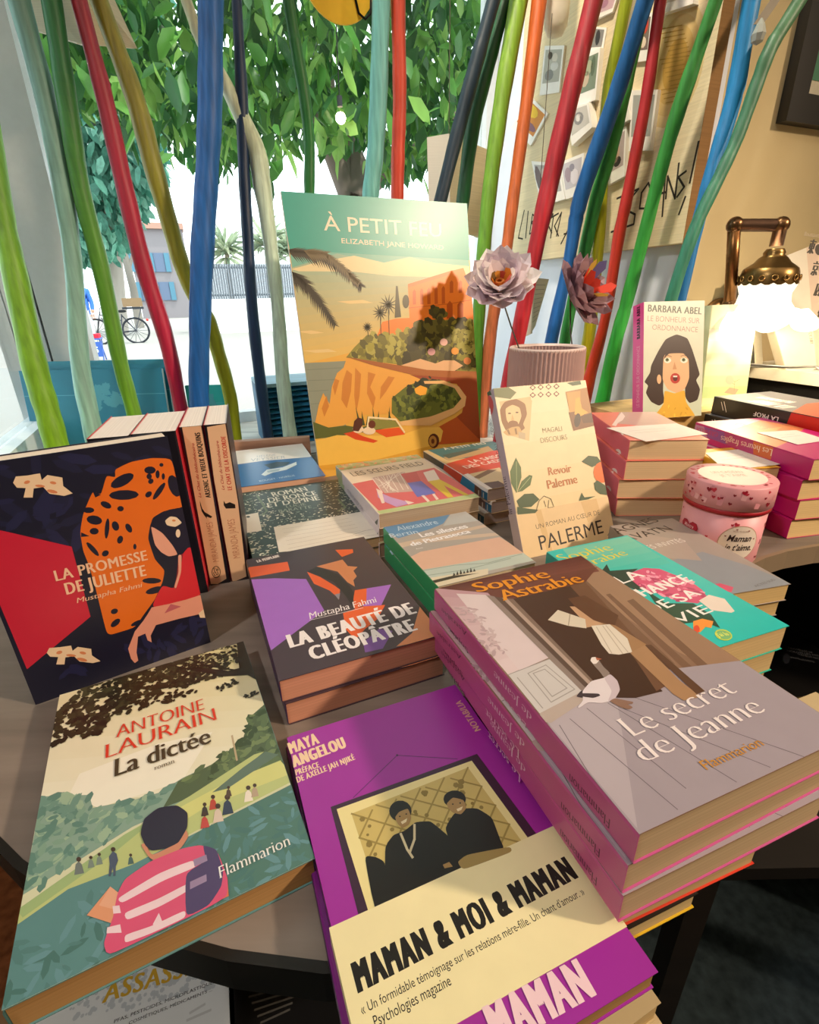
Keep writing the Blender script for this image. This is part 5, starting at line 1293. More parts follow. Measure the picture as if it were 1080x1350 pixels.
def art_heu(c):
    c.crop(820, 500, 4.154)
    c.grad('#d8a8c4', '#e8883c', [(385, 240), (600, 200), (1000, 260), (860, 380)], 4)
    c.poly(lp('#dba0bc'), [(380, 240), (440, 222), (620, 212), (760, 225), (560, 290)]); c.poly(lp('#e08a54'), [(560, 290), (760, 225), (1000, 270), (860, 380)]); c.poly(lp('#c81a78'), [(825, 380), (940, 330), (1300, 350), (1300, 500), (1050, 430)])
    c.poly(lp('#d8a860'), [(740, 280), (880, 260), (840, 285), (760, 300)]); c.text('GRIMALDI', lp('#c9a04c'), (760, 262), (640, 240), (750, 275), 'serif'); c.text('Les heures', lp('#d9b070'), (860, 275), (700, 245), (850, 290), 'serif')
def sp_heu(c):
    c.crop(820, 500, 4.154)
    c.poly(lp('#b080a8'), [(380, 240), (450, 260), (470, 330), (380, 300)]); c.poly(lp('#8c4a98'), [(450, 260), (560, 290), (580, 360), (470, 320)]); c.poly(lp('#b83a78'), [(560, 290), (720, 335), (730, 420), (570, 355)]); c.poly(lp('#d86a34'), [(720, 335), (840, 370), (825, 445), (720, 410)]); c.poly(lp('#bf1472'), [(832, 368), (1070, 432), (1030, 535), (815, 445)])
    c.text('Les heures fragiles', lp('#f0d8c0'), (828, 385), (545, 308), (815, 420), 'serif'); c.text('GRIMALDI', lp('#c02a5c'), (528, 292), (412, 262), (520, 316), 'serif')
h_ = book('magenta and orange paperback with a white card, topmost of the right hand stack', flat(51.5, 67.45, 10.31, 9.8, 11.6, 20.02, 2.62), '#c81a78', '#bf1472', '#c01868', art_heu, sp_heu, '#e2c48c')
h2 = pile(h_, ['second magenta paperback of the right hand stack', 'third magenta paperback of the right hand stack', 'bottom magenta paperback standing on the table at right'], 2.65, [(-.6, .5, 1.5), (.3, .2, -1), (-.2, .6, 1)], 'magenta paperbacks at right')
def art_prof(c):
    c.crop(820, 270, 4.154)
    c.poly(lp('#5c5e6a'), [(400, 900), (1500, 900), (1500, 1500), (400, 1500)]); c.poly(lp('#8c8a90'), [(500, 1040), (700, 1020), (900, 1080), (760, 1100)]); c.poly(lp('#dc4a1c'), [(930, 1135), (1010, 1090), (1300, 1060), (1300, 1300)])
    w = lp('#f0ece4'); c.text('LA PROF', w, (960, 1108), (760, 1068), (945, 1128), 'black'); c.text('McFADDEN', w, (960, 1080), (770, 1050), (950, 1092), 'bold')
def sp_prof(c):
    c.crop(820, 270, 4.154)
    c.poly(lp('#cc1a12'), [(932, 1130), (1400, 1230), (1400, 1400), (898, 1212)]); w = lp('#f2eee8')
    c.text('LA PROF', w, (860, 1164), (725, 1132), (852, 1188), 'black'); c.lines(w, [[(545, 1080), (555, 1125)], [(560, 1078), (572, 1135)]], .1)
pr = book('thick black and red thriller paperback, topmost of the stack nearest the wall', flat(61.53, 80.23, 12.01, 16.23, 12.49, 19.02, 3.05), '#5c5e6a', '#221e1c', '#221e1c', art_prof, sp_prof, '#e2d0b0')
pile(pr, ['second black thriller paperback under the topmost near the wall', 'third black thriller paperback of the stack near the wall', 'bottom black thriller paperback of the stack near the wall'], 3.07, [(-.5, .6, 1), (0, 0, 0), (0, 0, 0)], 'black thriller paperbacks')
def card(label, quad, z, lines=2):
    P = [at_z(*q, z + .06) for q in quad]; mb = MB(); mb.prism([(p.x, p.y) for p in P], z + .03, z + .06, 'satin', '#f2ece4')
    c = Canvas(mb, Matrix(), (0, 0, z + .06), (1, 0, 0), (0, 1, 0), (0, 0, 1), (-500, -500, 500, 500), 'satin'); c.crop(0, 0, 1)
    A, B, Cc, D = [Vector(q) for q in quad[:4]]
    for i in range(lines):
        f = .3 + .16 * i; a = A.lerp(D, f); b = B.lerp(Cc, f); c.line(lp('#b4a49c'), [tuple(a.lerp(b, .15)), tuple(a.lerp(b, .7))], .06)
    return tag(mb.build('note_card'), label, 'card', 'white note cards on the books')
card('white note card on the coral pink stack', [(800, 564), (892, 558), (933, 572), (852, 582)], 10.70)
card('white note card on the yellow book behind the heart tin', [(930, 597), (985, 591), (1029, 612), (957, 620)], 8.42)
card('white note card on the magenta right hand stack', [(998, 570), (1050, 567), (1092, 580), (1052, 586)], 10.33)
# standing books on the riser
def art_abel(c):
    c.crop(820, 270, 4.154)
    c.grad('#d9d8c4', '#c9d4bc', [(120, 510), (455, 530), (450, 1190), (115, 1170)], 5)
    c.text('BARBARA ABEL', lp('#3a4a3c'), (142, 584), (436, 600), (142, 546), 'black')
    c.text('LE BONHEUR SUR', lp('#a9786c'), (140, 636), (425, 650), (140, 606), 'light'); c.text('ORDONNANCE', lp('#a9786c'), (166, 684), (415, 698), (166, 655), 'light')
    hr = lp('#3a2820'); c.soft = True
    c.poly(hr, [(300, 708), (360, 730), (385, 790), (410, 870), (428, 930), (405, 960), (430, 1010), (415, 1070), (370, 1088), (345, 1050), (350, 900), (230, 900), (225, 1020), (235, 1080), (205, 1102), (160, 1080), (130, 1030), (145, 990), (122, 970), (155, 920), (160, 880), (200, 800), (240, 735)])
    c.poly(lp('#e0b488'), [(228, 830), (250, 808), (340, 805), (366, 840), (370, 950), (345, 1010), (300, 1032), (250, 1010), (222, 960)]); c.oval(lp('#e0b488'), (204, 955), 12, 26)
    c.poly(lp('#e0b03c'), [(232, 1015), (290, 1034), (345, 1012), (350, 1080), (400, 1150), (405, 1200), (160, 1200), (175, 1160), (230, 1090)])
    c.leafy([lp('#f0c848'), lp('#d09a2c')], [(175, 1160), (230, 1100), (350, 1100), (400, 1180), (170, 1190)], 26, .3, 2, .4)
    c.poly(hr, [(228, 850), (245, 800), (300, 780), (350, 800), (368, 850), (340, 812), (255, 814)])
    for x in (250, 340): c.oval(lp('#f2ead8'), (x, 852), 20, 15); c.oval(lp('#6a7a4a'), (x - 2, 849), 10, 10); c.oval(lp('#1c1814'), (x - 2, 848), 5, 5)
    c.lines(lp('#4a3226'), [[(230, 832), (250, 824), (272, 832)], [(322, 830), (342, 822), (362, 834)]], .07); c.poly(lp('#c99468'), [(288, 860), (300, 900), (278, 902)])
    c.oval(lp('#b8382c'), (292, 950), 27, 29); c.oval(lp('#5a1814'), (292, 950), 13, 16); c.poly(lp('#f2e8dc'), [(280, 936), (304, 936), (302, 944), (282, 944)])
def sp_abel(c):
    c.crop(820, 270, 4.154)
    c.text('BARBARA ABEL', lp('#4a1a34'), (100, 732), (100, 548), (82, 734), 'black'); c.text('LE BONHEUR SUR ORDONNANCE', lp('#f0c8d4'), (96, 1108), (98, 772), (80, 1108), 'light')
ab = book('pink spined novel with a surprised dark haired woman, standing on the riser', stand(44.37, 84.01, 9.32, 10.24, 13.79, 10.95, 18.5, 3.0), '#d2d6c0', '#e65aa2', None, art_abel, sp_abel)
def art_grn(c):
    c.crop(820, 270, 4.154)
    c.grad('#f2f0dc', '#a9cc90', [(440, 680), (745, 690), (710, 1050), (430, 1060)], 6); c.poly(lp('#d8a08c'), [(560, 1030), (590, 1000), (640, 1010), (620, 1040)]); c.lines(lp('#c87a6c'), [[(615, 1020), (618, 970), (600, 945)], [(618, 970), (645, 955)], [(617, 985), (590, 960)]], .08)
    c.oval(lp('#e8b8a0'), (590, 960), 24, 26)
b0 = at_t(955, 528, 66.0); b0.z = 9.32
book('pale green novel with a small pink tree, standing right under the lamp', stand(b0.x, b0.y, 9.32, 22, 6, 11.8, 17.2, 2.2), '#d8dcb8', '#cdd8b0', None, art_grn)
# lower shelf
def art_ass(c):
    c.crop(60, 1180, 2.571)
    c.poly(lp('#cdd2d2'), [(-200, -100), (900, -100), (900, 700), (-200, 700)])
    c.leafy([lp('#aeb6ba')], [(60, 340), (300, 260), (600, 240), (620, 300), (300, 380), (100, 420)], 160, .16, 5, 1)
    c.text('ASSASSINS', lp('#c09a2c'), (190, 368), (590, 238), (210, 300), 'black'); k = lp('#2a2c2e')
    c.text('PFAS, PESTICIDES, MICROPLASTIQUES,', k, (232, 435), (580, 296), (230, 424), 'black'); c.text('COSMÉTIQUES, MÉDICAMENTS ...', k, (282, 440), (565, 325), (280, 430), 'black')
    c.lines(lp('#b4b8b8'), [[(490, 400), (540, 370)], [(480, 425), (560, 390)]], .15)
book('white paperback with gold capitals on the shelf under the table', flat_br((312, 1390), SH + 2.2, 20, 12.5, 17, 2.2), '#cdd2d2', '#bcc4c6', None, art_ass, page='#c9b898')
def art_dark(c):
    c.crop(60, 1180, 2.571); c.poly(lp('#0c0b0a'), [(0, 0), (2000, 0), (2000, 900), (0, 900)])
    for i in range(5): c.line(lp('#4a4844'), [(690 + 10 * i, 345 + 22 * i), (860 - 8 * i, 300 + 22 * i)], .12)
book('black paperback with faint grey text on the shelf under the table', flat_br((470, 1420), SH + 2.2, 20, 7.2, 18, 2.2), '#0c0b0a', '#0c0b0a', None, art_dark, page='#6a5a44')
sb = book('pale paged paperback low on the shelf beneath the purple book, topmost of three', flat_br((872, 1322), SH + 6.0, 24, 10.5, 16, 1.9), '#d9c49a', '#c9b080', None, None, page='#d2b684')
pile(sb, ['middle pale paperback on the shelf beneath the purple book', 'lowest pale paperback on the shelf beneath the purple book'], 1.95, [(.4, -.3, -1.5), (.9, -.6, 1.5)], 'pale paperbacks on the lower shelf')

# ================================================================== poster
def art_poster(c):
    c.crop(360, 240, 3.553)
    c.poly(lp('#e6b04a'), [(-100, -100), (1300, -100), (1300, 1600), (-100, 1600)])
    sky = [(78, 318), (918, 365), (945, 660), (150, 850)]
    c.grad('#8fb09a', '#e2bb62', sky, 14)
    c.poly(lp('#6fb09c'), [(78, 318), (918, 365), (922, 420), (620, 400), (300, 335), (90, 400)])
    c.poly(lp('#e2cf9c'), [(85, 408), (220, 372), (380, 345), (520, 378), (640, 352), (760, 380), (920, 395), (925, 450), (560, 440), (380, 420), (120, 418)])
    c.polys(lp('#e6c98a'), [[(110, 700), (180, 695), (240, 706), (180, 712)], [(140, 790), (260, 782), (300, 795), (200, 800)], [(300, 560), (420, 552), (470, 566), (360, 570)]])
    c.poly(lp('#8e9482'), [(148, 848), (345, 838), (340, 1200), (190, 1200)]); c.lines(lp('#7d8676'), [[(155, 880), (320, 870)], [(165, 930), (300, 925)], [(172, 980), (260, 975)], [(178, 1040), (250, 1034)]], .12)
    c.poly(lp('#2fa090'), [(30, 30), (912, 100), (920, 366), (78, 318)])
    w = lp('#f2dcc0')
    c.text('À PETIT FEU', w, (240, 226), (790, 258), (236, 156), 'bold'); c.text('ELIZABETH JANE HOWARD', w, (322, 286), (800, 318), (321, 263), 'sans')
    rnd = random.Random(4)
    def frond(ax, wd, col):                                          # palm frond: spine points and drooping leaflets
        for i in range(len(ax) - 1):
            for k in range(9):
                u = k / 9; x = ax[i][0] * (1 - u) + ax[i + 1][0] * u; y = ax[i][1] * (1 - u) + ax[i + 1][1] * u
                f = (i + u) / (len(ax) - 1); L = wd * (1 - .55 * f) * rnd.uniform(.8, 1.15)
                dx, dy = ax[i + 1][0] - ax[i][0], ax[i + 1][1] - ax[i][1]; n = sqrt(dx * dx + dy * dy); dx, dy = dx / n, dy / n
                for sg in (1, -1):
                    e = (x + (dx * .8 - dy * .55 * sg) * L, y + (dy * .8 + dx * .55 * sg) * L + L * .25)
                    c.poly(col, [(x - 6 * dx, y - 6 * dy), e, (x + 14 * dx, y + 14 * dy)]); c.k -= 1
        c.k += 1
    dk = lp('#3c3524')
    frond([(70, 318), (170, 330), (280, 375), (370, 440), (412, 486)], 78, dk); frond([(150, 322), (250, 335), (350, 420), (400, 470)], 60, lp('#6a5a34'))
    frond([(85, 420), (150, 470), (220, 560), (292, 672)], 80, dk)
    # headland
    c.poly(lp('#8d8632'), [(342, 822), (380, 775), (440, 716), (520, 716), (560, 690), (650, 650), (720, 640), (830, 640), (935, 630), (960, 890), (880, 890), (590, 855)])
    c.poly(lp('#f08022'), [(632, 478), (720, 458), (760, 450), (825, 418), (892, 402), (945, 560), (945, 640), (885, 668), (830, 640), (780, 655), (640, 652)])
    c.poly(lp('#f08022'), [(488, 720), (512, 655), (575, 640), (650, 636), (700, 660), (640, 690), (560, 720)]); c.poly(lp('#e4701c'), [(632, 478), (825, 418), (828, 434), (634, 494)]); c.line(lp('#c85c14'), [(636, 590), (830, 570), (940, 550)], .12)
    for i in range(5): x = 662 + i * 34; c.poly(lp('#c85c14'), [(x - 7, 575 - i), (x - 8, 515 - i * 4), (x, 502 - i * 4), (x + 7, 512 - i * 4), (x + 8, 573 - i)]); c.k -= 1
    for i in range(2): x = 828 + i * 50; c.poly(lp('#b8520f'), [(x - 14, 640), (x - 14, 575), (x, 556), (x + 13, 572), (x + 14, 640)]); c.k -= 1
    for i in range(2): x = 836 + i * 42; c.poly(lp('#c85c14'), [(x - 8, 520), (x - 8, 470), (x, 460), (x + 8, 468), (x + 8, 518)]); c.k -= 1
    c.k += 1
    c.leafy([lp('#77702a'), lp('#a39a3c'), lp('#5f5a26'), lp('#b0a850')], [(350, 815), (440, 722), (560, 712), (650, 690), (700, 760), (620, 850)], 110, .8, 5, .7)
    c.leafy([lp('#55501f'), lp('#3e3a18'), lp('#6a6428'), lp('#4a4520')], [(610, 840), (650, 690), (740, 590), (780, 580), (830, 650), (930, 650), (955, 860), (860, 870)], 190, .95, 6, .75)
    c.leafy([lp('#8d8632'), lp('#a8a04a')], [(830, 660), (940, 640), (955, 850), (870, 830)], 50, .8, 8)
    for x, y, k in ((742, 795, '#d9a0a0'), (800, 750, '#e0b0a0'), (852, 792, '#f0a040'), (910, 838, '#e08a4a')): c.oval(lp(k), (x, y), 18, 17); c.k -= 1
    c.k += 1; g = lp('#4a4526')
    c.poly(g, [(576, 486), (584, 488), (600, 632), (570, 636)]); c.oval(g, (622, 560), 16, 32)
    for x, y0, y1, r in ((502, 612, 715, 38), (540, 575, 715, 48), (442, 680, 722, 24)):
        c.line(g, [(x, y0), (x + 4, y1)], .14)
        for k in range(13):
            a = 2 * pi * k / 13; c.poly(g, [(x + 5 * cos(a + 1.5), y0 + 5 * sin(a + 1.5)), (x + r * cos(a), y0 + r * 1.1 * sin(a)), (x - 5 * cos(a + 1.5), y0 - 5 * sin(a + 1.5))]); c.k -= 1
        c.k += 1
    c.poly(lp('#a8622c'), [(340, 818), (460, 838), (600, 860), (720, 880), (960, 888), (962, 922), (800, 916), (640, 900), (480, 862)])
    c.poly(lp('#e0b080'), [(600, 858), (690, 828), (760, 850), (800, 835), (850, 835), (890, 860), (850, 885), (720, 880)])
    c.poly(lp('#eaa848'), [(345, 824), (480, 862), (640, 902), (705, 930), (640, 970), (560, 1010), (552, 1085), (420, 1090), (330, 1140), (190, 1160), (215, 1040), (235, 988), (265, 1040), (275, 960), (300, 895), (330, 870)])
    c.polys(lp('#d08434'), [[(345, 880), (370, 900), (365, 980), (345, 1060), (320, 1020), (325, 940)], [(385, 870), (412, 900), (405, 1000), (390, 1080), (380, 1000)], [(445, 890), (480, 900), (455, 960), (480, 1010), (470, 1060), (440, 990)], [(540, 910), (570, 915), (530, 980), (500, 1020), (505, 960)], [(250, 1000), (262, 1050), (240, 1100), (228, 1060)], [(290, 920), (310, 930), (290, 1000), (280, 960)]])
    c.poly(lp('#9c4620'), [(640, 902), (800, 914), (962, 920), (978, 1210), (770, 1215), (795, 1150), (885, 1080), (900, 1010), (860, 945), (705, 930)])
    c.poly(lp('#c05a24'), [(770, 1150), (860, 1100), (940, 1180), (978, 1215), (760, 1230)])
    c.poly(lp('#66702a'), [(556, 1012), (620, 960), (700, 925), (780, 925), (850, 950), (888, 990), (888, 1030), (850, 1062), (730, 1100), (600, 1125), (556, 1082)])
    c.leafy([lp('#4e5a22'), lp('#7a8432'), lp('#3e4a1e')], [(560, 1015), (700, 930), (800, 935), (880, 1000), (850, 1055), (600, 1115)], 120, .75, 7, .6)
    c.leafy([lp('#2e331a')], [(600, 970), (740, 912), (760, 935), (640, 985)], 26, .8, 9); c.poly(lp('#f0a830'), [(662, 968), (690, 952), (722, 965), (716, 995), (690, 1000), (668, 990)])
    c.poly(lp('#e6b676'), [(705, 932), (800, 930), (870, 958), (905, 1005), (898, 1050), (850, 1085), (740, 1140), (600, 1140), (590, 1122), (740, 1098), (845, 1058), (882, 1015), (850, 965), (790, 945), (710, 945)])
    c.poly(lp('#5c642c'), [(180, 1120), (260, 1150), (340, 1140), (400, 1150), (520, 1125), (590, 1140), (470, 1165), (300, 1190), (185, 1205)])
    for k in range(10): x = 400 + k * 17; c.poly(lp('#47542a'), [(x, 1140), (x - 14 + (k % 3) * 12, 1050 + (k % 4) * 22), (x + 14, 1140)]); c.k -= 1
    c.k += 1
    # convertible with two people
    c.poly(lp('#f2c254'), [(185, 1215), (300, 1185), (420, 1190), (600, 1185), (700, 1150), (780, 1148), (796, 1165), (785, 1215), (745, 1240), (600, 1275), (480, 1330), (200, 1330)])
    c.poly(lp('#e0a638'), [(200, 1330), (480, 1300), (600, 1270), (740, 1235), (745, 1250), (620, 1300), (500, 1345), (200, 1345)])
    c.poly(lp('#dc4a1c'), [(330, 1178), (375, 1168), (420, 1190), (492, 1212), (470, 1222), (385, 1206)]); c.poly(lp('#e4561e'), [(470, 1162), (590, 1150), (618, 1182), (530, 1196)])
    for a, b in (((440, 1165), (448, 1102)), ((448, 1102), (575, 1112)), ((575, 1112), (615, 1172))): c.line(lp('#f4e0b0'), [a, b], .32)
    c.poly(lp('#8c8a40'), [(452, 1108), (572, 1118), (590, 1145), (470, 1160), (448, 1150)])
    c.oval(lp('#f0d8b8'), (398, 1158), 26, 18); c.poly(lp('#54281a'), [(372, 1165), (380, 1120), (398, 1102), (420, 1110), (418, 1140), (400, 1168)]); c.oval(lp('#f0d8b8'), (450, 1165), 30, 18); c.oval(lp('#6a3018'), (463, 1135), 17, 19)
    c.oval(lp('#5a2a18'), (752, 1212), 26, 34); c.oval(lp('#c08a3c'), (748, 1214), 18, 26); c.oval(lp('#6a3418'), (748, 1214), 8, 12)
PL = 2.2
pM = stand(-0.54, 92.38 - 0, 1.87, 26.29, 9.16, 33.74, 42.76, .5)
M0 = pM[0].copy(); up = M0.col[1].xyz; M0.translation = M0.translation - up * (PL / 2 - .02)
pos = thing('advertising_poster', 'large cardboard poster of a coastal road and a yellow convertible, standing behind the books', 'poster', M0)
hh = 42.76 + PL
mb = MB(); mb.box((-16.87, -hh / 2, 0), (16.87, hh / 2, .5), 'satin', '#d8c8a8')
art_poster(Canvas(mb, M0, (0, 0, .5), (1, 0, 0), (0, 1, 0), (0, 0, 1), (-16.87, -hh / 2, 16.87, hh / 2), 'gloss'))
part(mb, 'panel', pos)
mb = MB(); mb.add([(-5, 5, 0), (5, 5, 0), (5, -hh / 2, -9.5), (-5, -hh / 2, -9.5), (-5, 5, -.3), (5, 5, -.3), (5, -hh / 2, -9.8), (-5, -hh / 2, -9.8)], [(0, 1, 2, 3), (7, 6, 5, 4), (0, 3, 7, 4), (1, 5, 6, 2), (3, 2, 6, 7), (0, 4, 5, 1)], 'card', '#a88f68'); part(mb, 'easel_back', pos)

# wooden batten at the back of the table
a, b = at_z(306, 583, 4.0), at_z(408, 576.5, 4.0)
d = (b - a); d.z = 0; n = Vector((-d.y, d.x, 0)).normalized(); c = (a + b) / 2
mb = MB(); mb.obox((c.x + n.x * .8, c.y + n.y * .8, (4.0 + TAB) / 2), d / 2, n * .8, Vector((0, 0, (4.0 - TAB) / 2)), 'wood', '#c99a80')
tag(mb.build('wooden_board'), 'pinkish wooden board on edge between the boat paperback and the mint pole', 'board')

# ================================================================== vase of pleated paper with two paper flowers
vz = Vector((23.6, 88.5, TAB))
vs = thing('paper_vase', 'greyish pink pleated paper vase behind the upright cream book', 'vase', place(vz))
mb = MB(); N = 120
wv = lambda a, k: (1 + .018 * (1 if int(round(a / (2 * pi) * N)) % 2 else -1), 0)
mb.lathe([(6.2, 0), (6.3, 5), (6.25, 12), (6.15, 20.8), (6.0, 20.9), (5.7, 20.6), (5.7, 3), (0.01, 2.8)], 'satin', '#b89c98', N, None, False, wv); part(mb, 'body', vs)
mb = MB(); mb.lathe([(6.05, 20.4), (6.25, 20.7), (6.1, 21.0), (5.8, 21.0), (5.65, 20.6)], 'satin', '#d8c4be', 60); part(mb, 'rim', vs)
def flower(label, px, depth, size, tilt, cols, stem_to, heart, word, seed, bud, bud_k=1.0):
    rnd = random.Random(seed); c = CAM + ray(*px) * depth
    T = Vector(tilt).normalized(); A = T.cross(Vector((0.2, 1, .1))).normalized(); B = T.cross(A)
    root = thing('paper_flower', label, 'flower', frame(A, B, T, c))
    k = 0
    for ring, (n, op, L, wd) in enumerate(((11, 1.12, 1.0, .40), (10, .80, .96, .38), (8, .50, .78, .30))):
        for i in range(n):
            a = 2 * pi * (i + .5 * ring + rnd.uniform(-.15, .15)) / n; o = op + rnd.uniform(-.12, .12); l = size * L * rnd.uniform(.88, 1.08); w = size * wd
            R = Vector((cos(a), sin(a), 0)); S = Vector((-sin(a), cos(a), 0)); D = R * sin(o) + Vector((0, 0, 1)) * cos(o); Nn = R * cos(o) - Vector((0, 0, 1)) * sin(o)
            mb = MB(); b0 = D * size * .06
            pts = [b0 - S * .3, b0 + S * .3, D * l * .55 + S * w * .8 - Nn * w * .25, D * l * .55 - S * w * .8 - Nn * w * .25, D * l * .82 + S * w * .55 - Nn * w * .1, D * l * .82 - S * w * .55 - Nn * w * .1, D * l - Nn * .2, D * l * .55 + Nn * w * .12, D * l * .82 + Nn * w * .14, b0 + Nn * .1]
            mb.add(pts, [(0, 9, 7, 3), (9, 1, 2, 7), (3, 7, 8, 5), (7, 2, 4, 8), (5, 8, 6), (8, 4, 6)], 'thin', rnd.choice(cols))
            if word and ring == 1 and i % 3 == 0:
                vsx, fs, x0, x1 = glyphs('10S', bold=.03); e = D * l * .5; 
                mb.add([e + D * ((v.x - x0) * size * .2) + S * (v.y - .35) * size * .22 + Nn * w * .18 for v in vsx], fs, 'thin', '#1c1a1c')
            p_ = part(mb, 'petal', root); k += 1
    mb = MB()
    for i in range(9):
        a = 2 * pi * i / 9 + .3; R = Vector((cos(a), sin(a), 0)); S = Vector((-sin(a), cos(a), 0)); L = size * rnd.uniform(.3, .46) * bud_k
        b0 = Vector((0, 0, size * .1)); D = (R * .55 + Vector((0, 0, 1))).normalized()
        mb.add([b0 + S * .35, b0 - S * .35, b0 + D * L - S * size * .13, b0 + D * L * 1.15, b0 + D * L + S * size * .13], [(0, 1, 2, 3, 4)], 'thin', heart[i % len(heart)])
    part(mb, 'heart', root)
    mb = MB(); mb.tube([(size * .1 * cos(t), size * .1 * sin(t), size * (.18 + .22 * t / 9)) for t in [i * .5 for i in range(19)]], size * .035, 'thin', bud, 7); part(mb, 'curl', root)
    inv = frame(A, B, T, c).inverted(); e = Vector(stem_to)
    mb = MB(); q0, q3 = Vector((0, 0, 0)), inv @ e; mid = inv @ (c.lerp(e, .5) + Vector((1.2, 0, -.5)))
    mb.tube([q0, q0.lerp(mid, .5) - Vector((0, 0, .4)), mid, mid.lerp(q3, .55), q3], .13, 'metal', '#5a564c', 6); part(mb, 'stem', root)
    return root
wh = [lp(x) for x in ('#f2eaec', '#e6dae2', '#f6f0ee', '#d2c0cc', '#ecdcde', '#e0d2da')]
flower('white folded paper flower with open petals, left of the two above the pleated vase', (659, 384), 88.5, 7.3, (-.12, -.72, .62), wh, vz + Vector((-2.5, -4.6, 9)), [lp('#d9822c'), lp('#c8503a'), lp('#e8a040'), lp('#7a5a2c'), lp('#d86a5a')], True, 3, lp('#d8803a'))
mv = [lp(x) for x in ('#a8848c', '#9a7a86', '#b8949a', '#8c6c7a', '#b09098')]
flower('mauve and red folded paper flower turned sideways, right of the two above the vase', (752, 394), 90, 7.4, (.62, -.62, .5), mv, vz + Vector((3.6, -2.6, 8)), [lp('#d83a20'), lp('#c83a28'), lp('#6c6498'), lp('#c9a040'), lp('#c0a0a0')], False, 8, lp('#a8848c'), 1.9)

# ================================================================== heart tin
cz = Vector((36.9, 54.6, TAB))
tin = thing('gift_tin', 'round pink cardboard tin covered in small red hearts, on the table at right', 'tin', place(cz))
H = 9.6; R_ = 4.45
def on_cyl(mb, pts, r, col, mat='satin'):
    """polygon given as (angle, z) laid on the curved wall"""
    P = [Vector((a * r, z, 0)) for a, z in pts]
    tri = tessellate_polygon([P]); mb.add([(r * sin(a), -r * cos(a), z) for a, z in pts], tri, mat, col)
def on_wall(mb, pts, r, col, ca, cz_, rings=6):
    """a larger printed shape, ringed so that it follows the curve"""
    n = len(pts); V = [(ca, cz_)] + [(ca + (a - ca) * q / rings, cz_ + (z - cz_) * q / rings) for q in range(1, rings + 1) for a, z in pts]
    F = [(0, 1 + i, 1 + (i + 1) % n) for i in range(n)] + [(1 + q * n + i, 1 + (q + 1) * n + i, 1 + (q + 1) * n + (i + 1) % n, 1 + q * n + (i + 1) % n) for q in range(rings - 1) for i in range(n)]
    mb.add([(r * sin(a), -r * cos(a), z) for a, z in V], F, 'satin', col)
def heart_pts(ca, z, s, r, rot=0):
    out = []
    for k in range(16):
        t = 2 * pi * k / 16; x = 16 * sin(t) ** 3; y = 13 * cos(t) - 5 * cos(2 * t) - 2 * cos(3 * t) - cos(4 * t); x, y = x * s / 16, y * s / 16
        out.append((ca + (x * cos(rot) - y * sin(rot)) / r, z + x * sin(rot) + y * cos(rot)))
    return out
rnd = random.Random(2)
view = math.atan2(cz.x, cz.y)                                        # angle of the wall that faces us, measured from -y
va = -view
def mottled(mb, r, z0, z1):
    for i in range(40):
        a = rnd.uniform(-pi, pi); z = rnd.uniform(z0 + .4, z1 - .4)
        if r < R_ and abs(a - va + .1) < 1.15: continue
        on_cyl(mb, [(a - .06, z - .3), (a + .05, z - .35), (a + .08, z + .2), (a - .04, z + .35)], r + .006, lp(rnd.choice(('#e0959f', '#ebb0b5', '#dc8c96'))))
    for i in range(36):
        a = rnd.uniform(-pi, pi); z = rnd.uniform(z0 + .35, z1 - .35)
        if r < R_ and (abs(a - va + .75) < .38 and z < 5): continue
        on_cyl(mb, heart_pts(a, z, rnd.choice((.16, .2, .3)), r, rnd.uniform(-.5, .5)), r + .016, lp(rnd.choice(('#b01c34', '#c83048', '#8c1428'))))
mb = MB(); mb.lathe([(0.01, 0), (R_ - .3, 0), (R_ - .22, .2), (R_ - .15, 6.4), (R_ - .6, 6.4)], 'satin', '#e6a0a8', 56); mottled(mb, R_ - .14, .3, 6.2)
a0 = va - .75
on_wall(mb, heart_pts(a0, 3.6, 1.25, R_), R_ + .0, lp('#a81830'), a0, 3.6); on_wall(mb, heart_pts(a0, 3.6, 1.15, R_), R_ + .012, lp('#b82038'), a0, 3.6)
def cyl_text(mb, txt, a, z, wdt, hgt, r, col, style='script'):
    vs_, fs, x0, x1 = glyphs(txt, **STY[style]); mb.add([(r * sin(a + ((v.x - x0) / (x1 - x0) - .5) * wdt / r), -r * cos(a + ((v.x - x0) / (x1 - x0) - .5) * wdt / r), z + v.y * hgt / CAPH) for v in vs_], fs, 'satin', col)
cyl_text(mb, 'Montre', a0, 3.7, 1.4, .45, R_ + .03, lp('#f0c0c4'))
a1 = va + .5
on_wall(mb, [(a1 + 2.15 / R_ * cos(2 * pi * k / 28), 3.1 + 2.15 * sin(2 * pi * k / 28)) for k in range(28)], R_ + .01, lp('#c9a48c'), a1, 3.1); on_wall(mb, [(a1 + 2.05 / R_ * cos(2 * pi * k / 28), 3.1 + 2.05 * sin(2 * pi * k / 28)) for k in range(28)], R_ + .025, lp('#f4e6d8'), a1, 3.1)
cyl_text(mb, 'Maman', a1, 3.35, 2.6, .75, R_ + .045, lp('#2a1418')); cyl_text(mb, 'je t’aime', a1, 2.25, 2.9, .75, R_ + .045, lp('#2a1418')); cyl_text(mb, 'MON MUGCAKE', a1, 4.45, 1.7, .22, R_ + .045, lp('#b89c8c'), 'sans')
for i in range(8): t = i * pi / 4 + .3; on_cyl(mb, heart_pts(a1 + 1.7 * cos(t) / R_, 3.1 + 1.75 * sin(t), .1, R_), R_ + .045, lp('#8c2434'))
part(mb, 'body', tin)
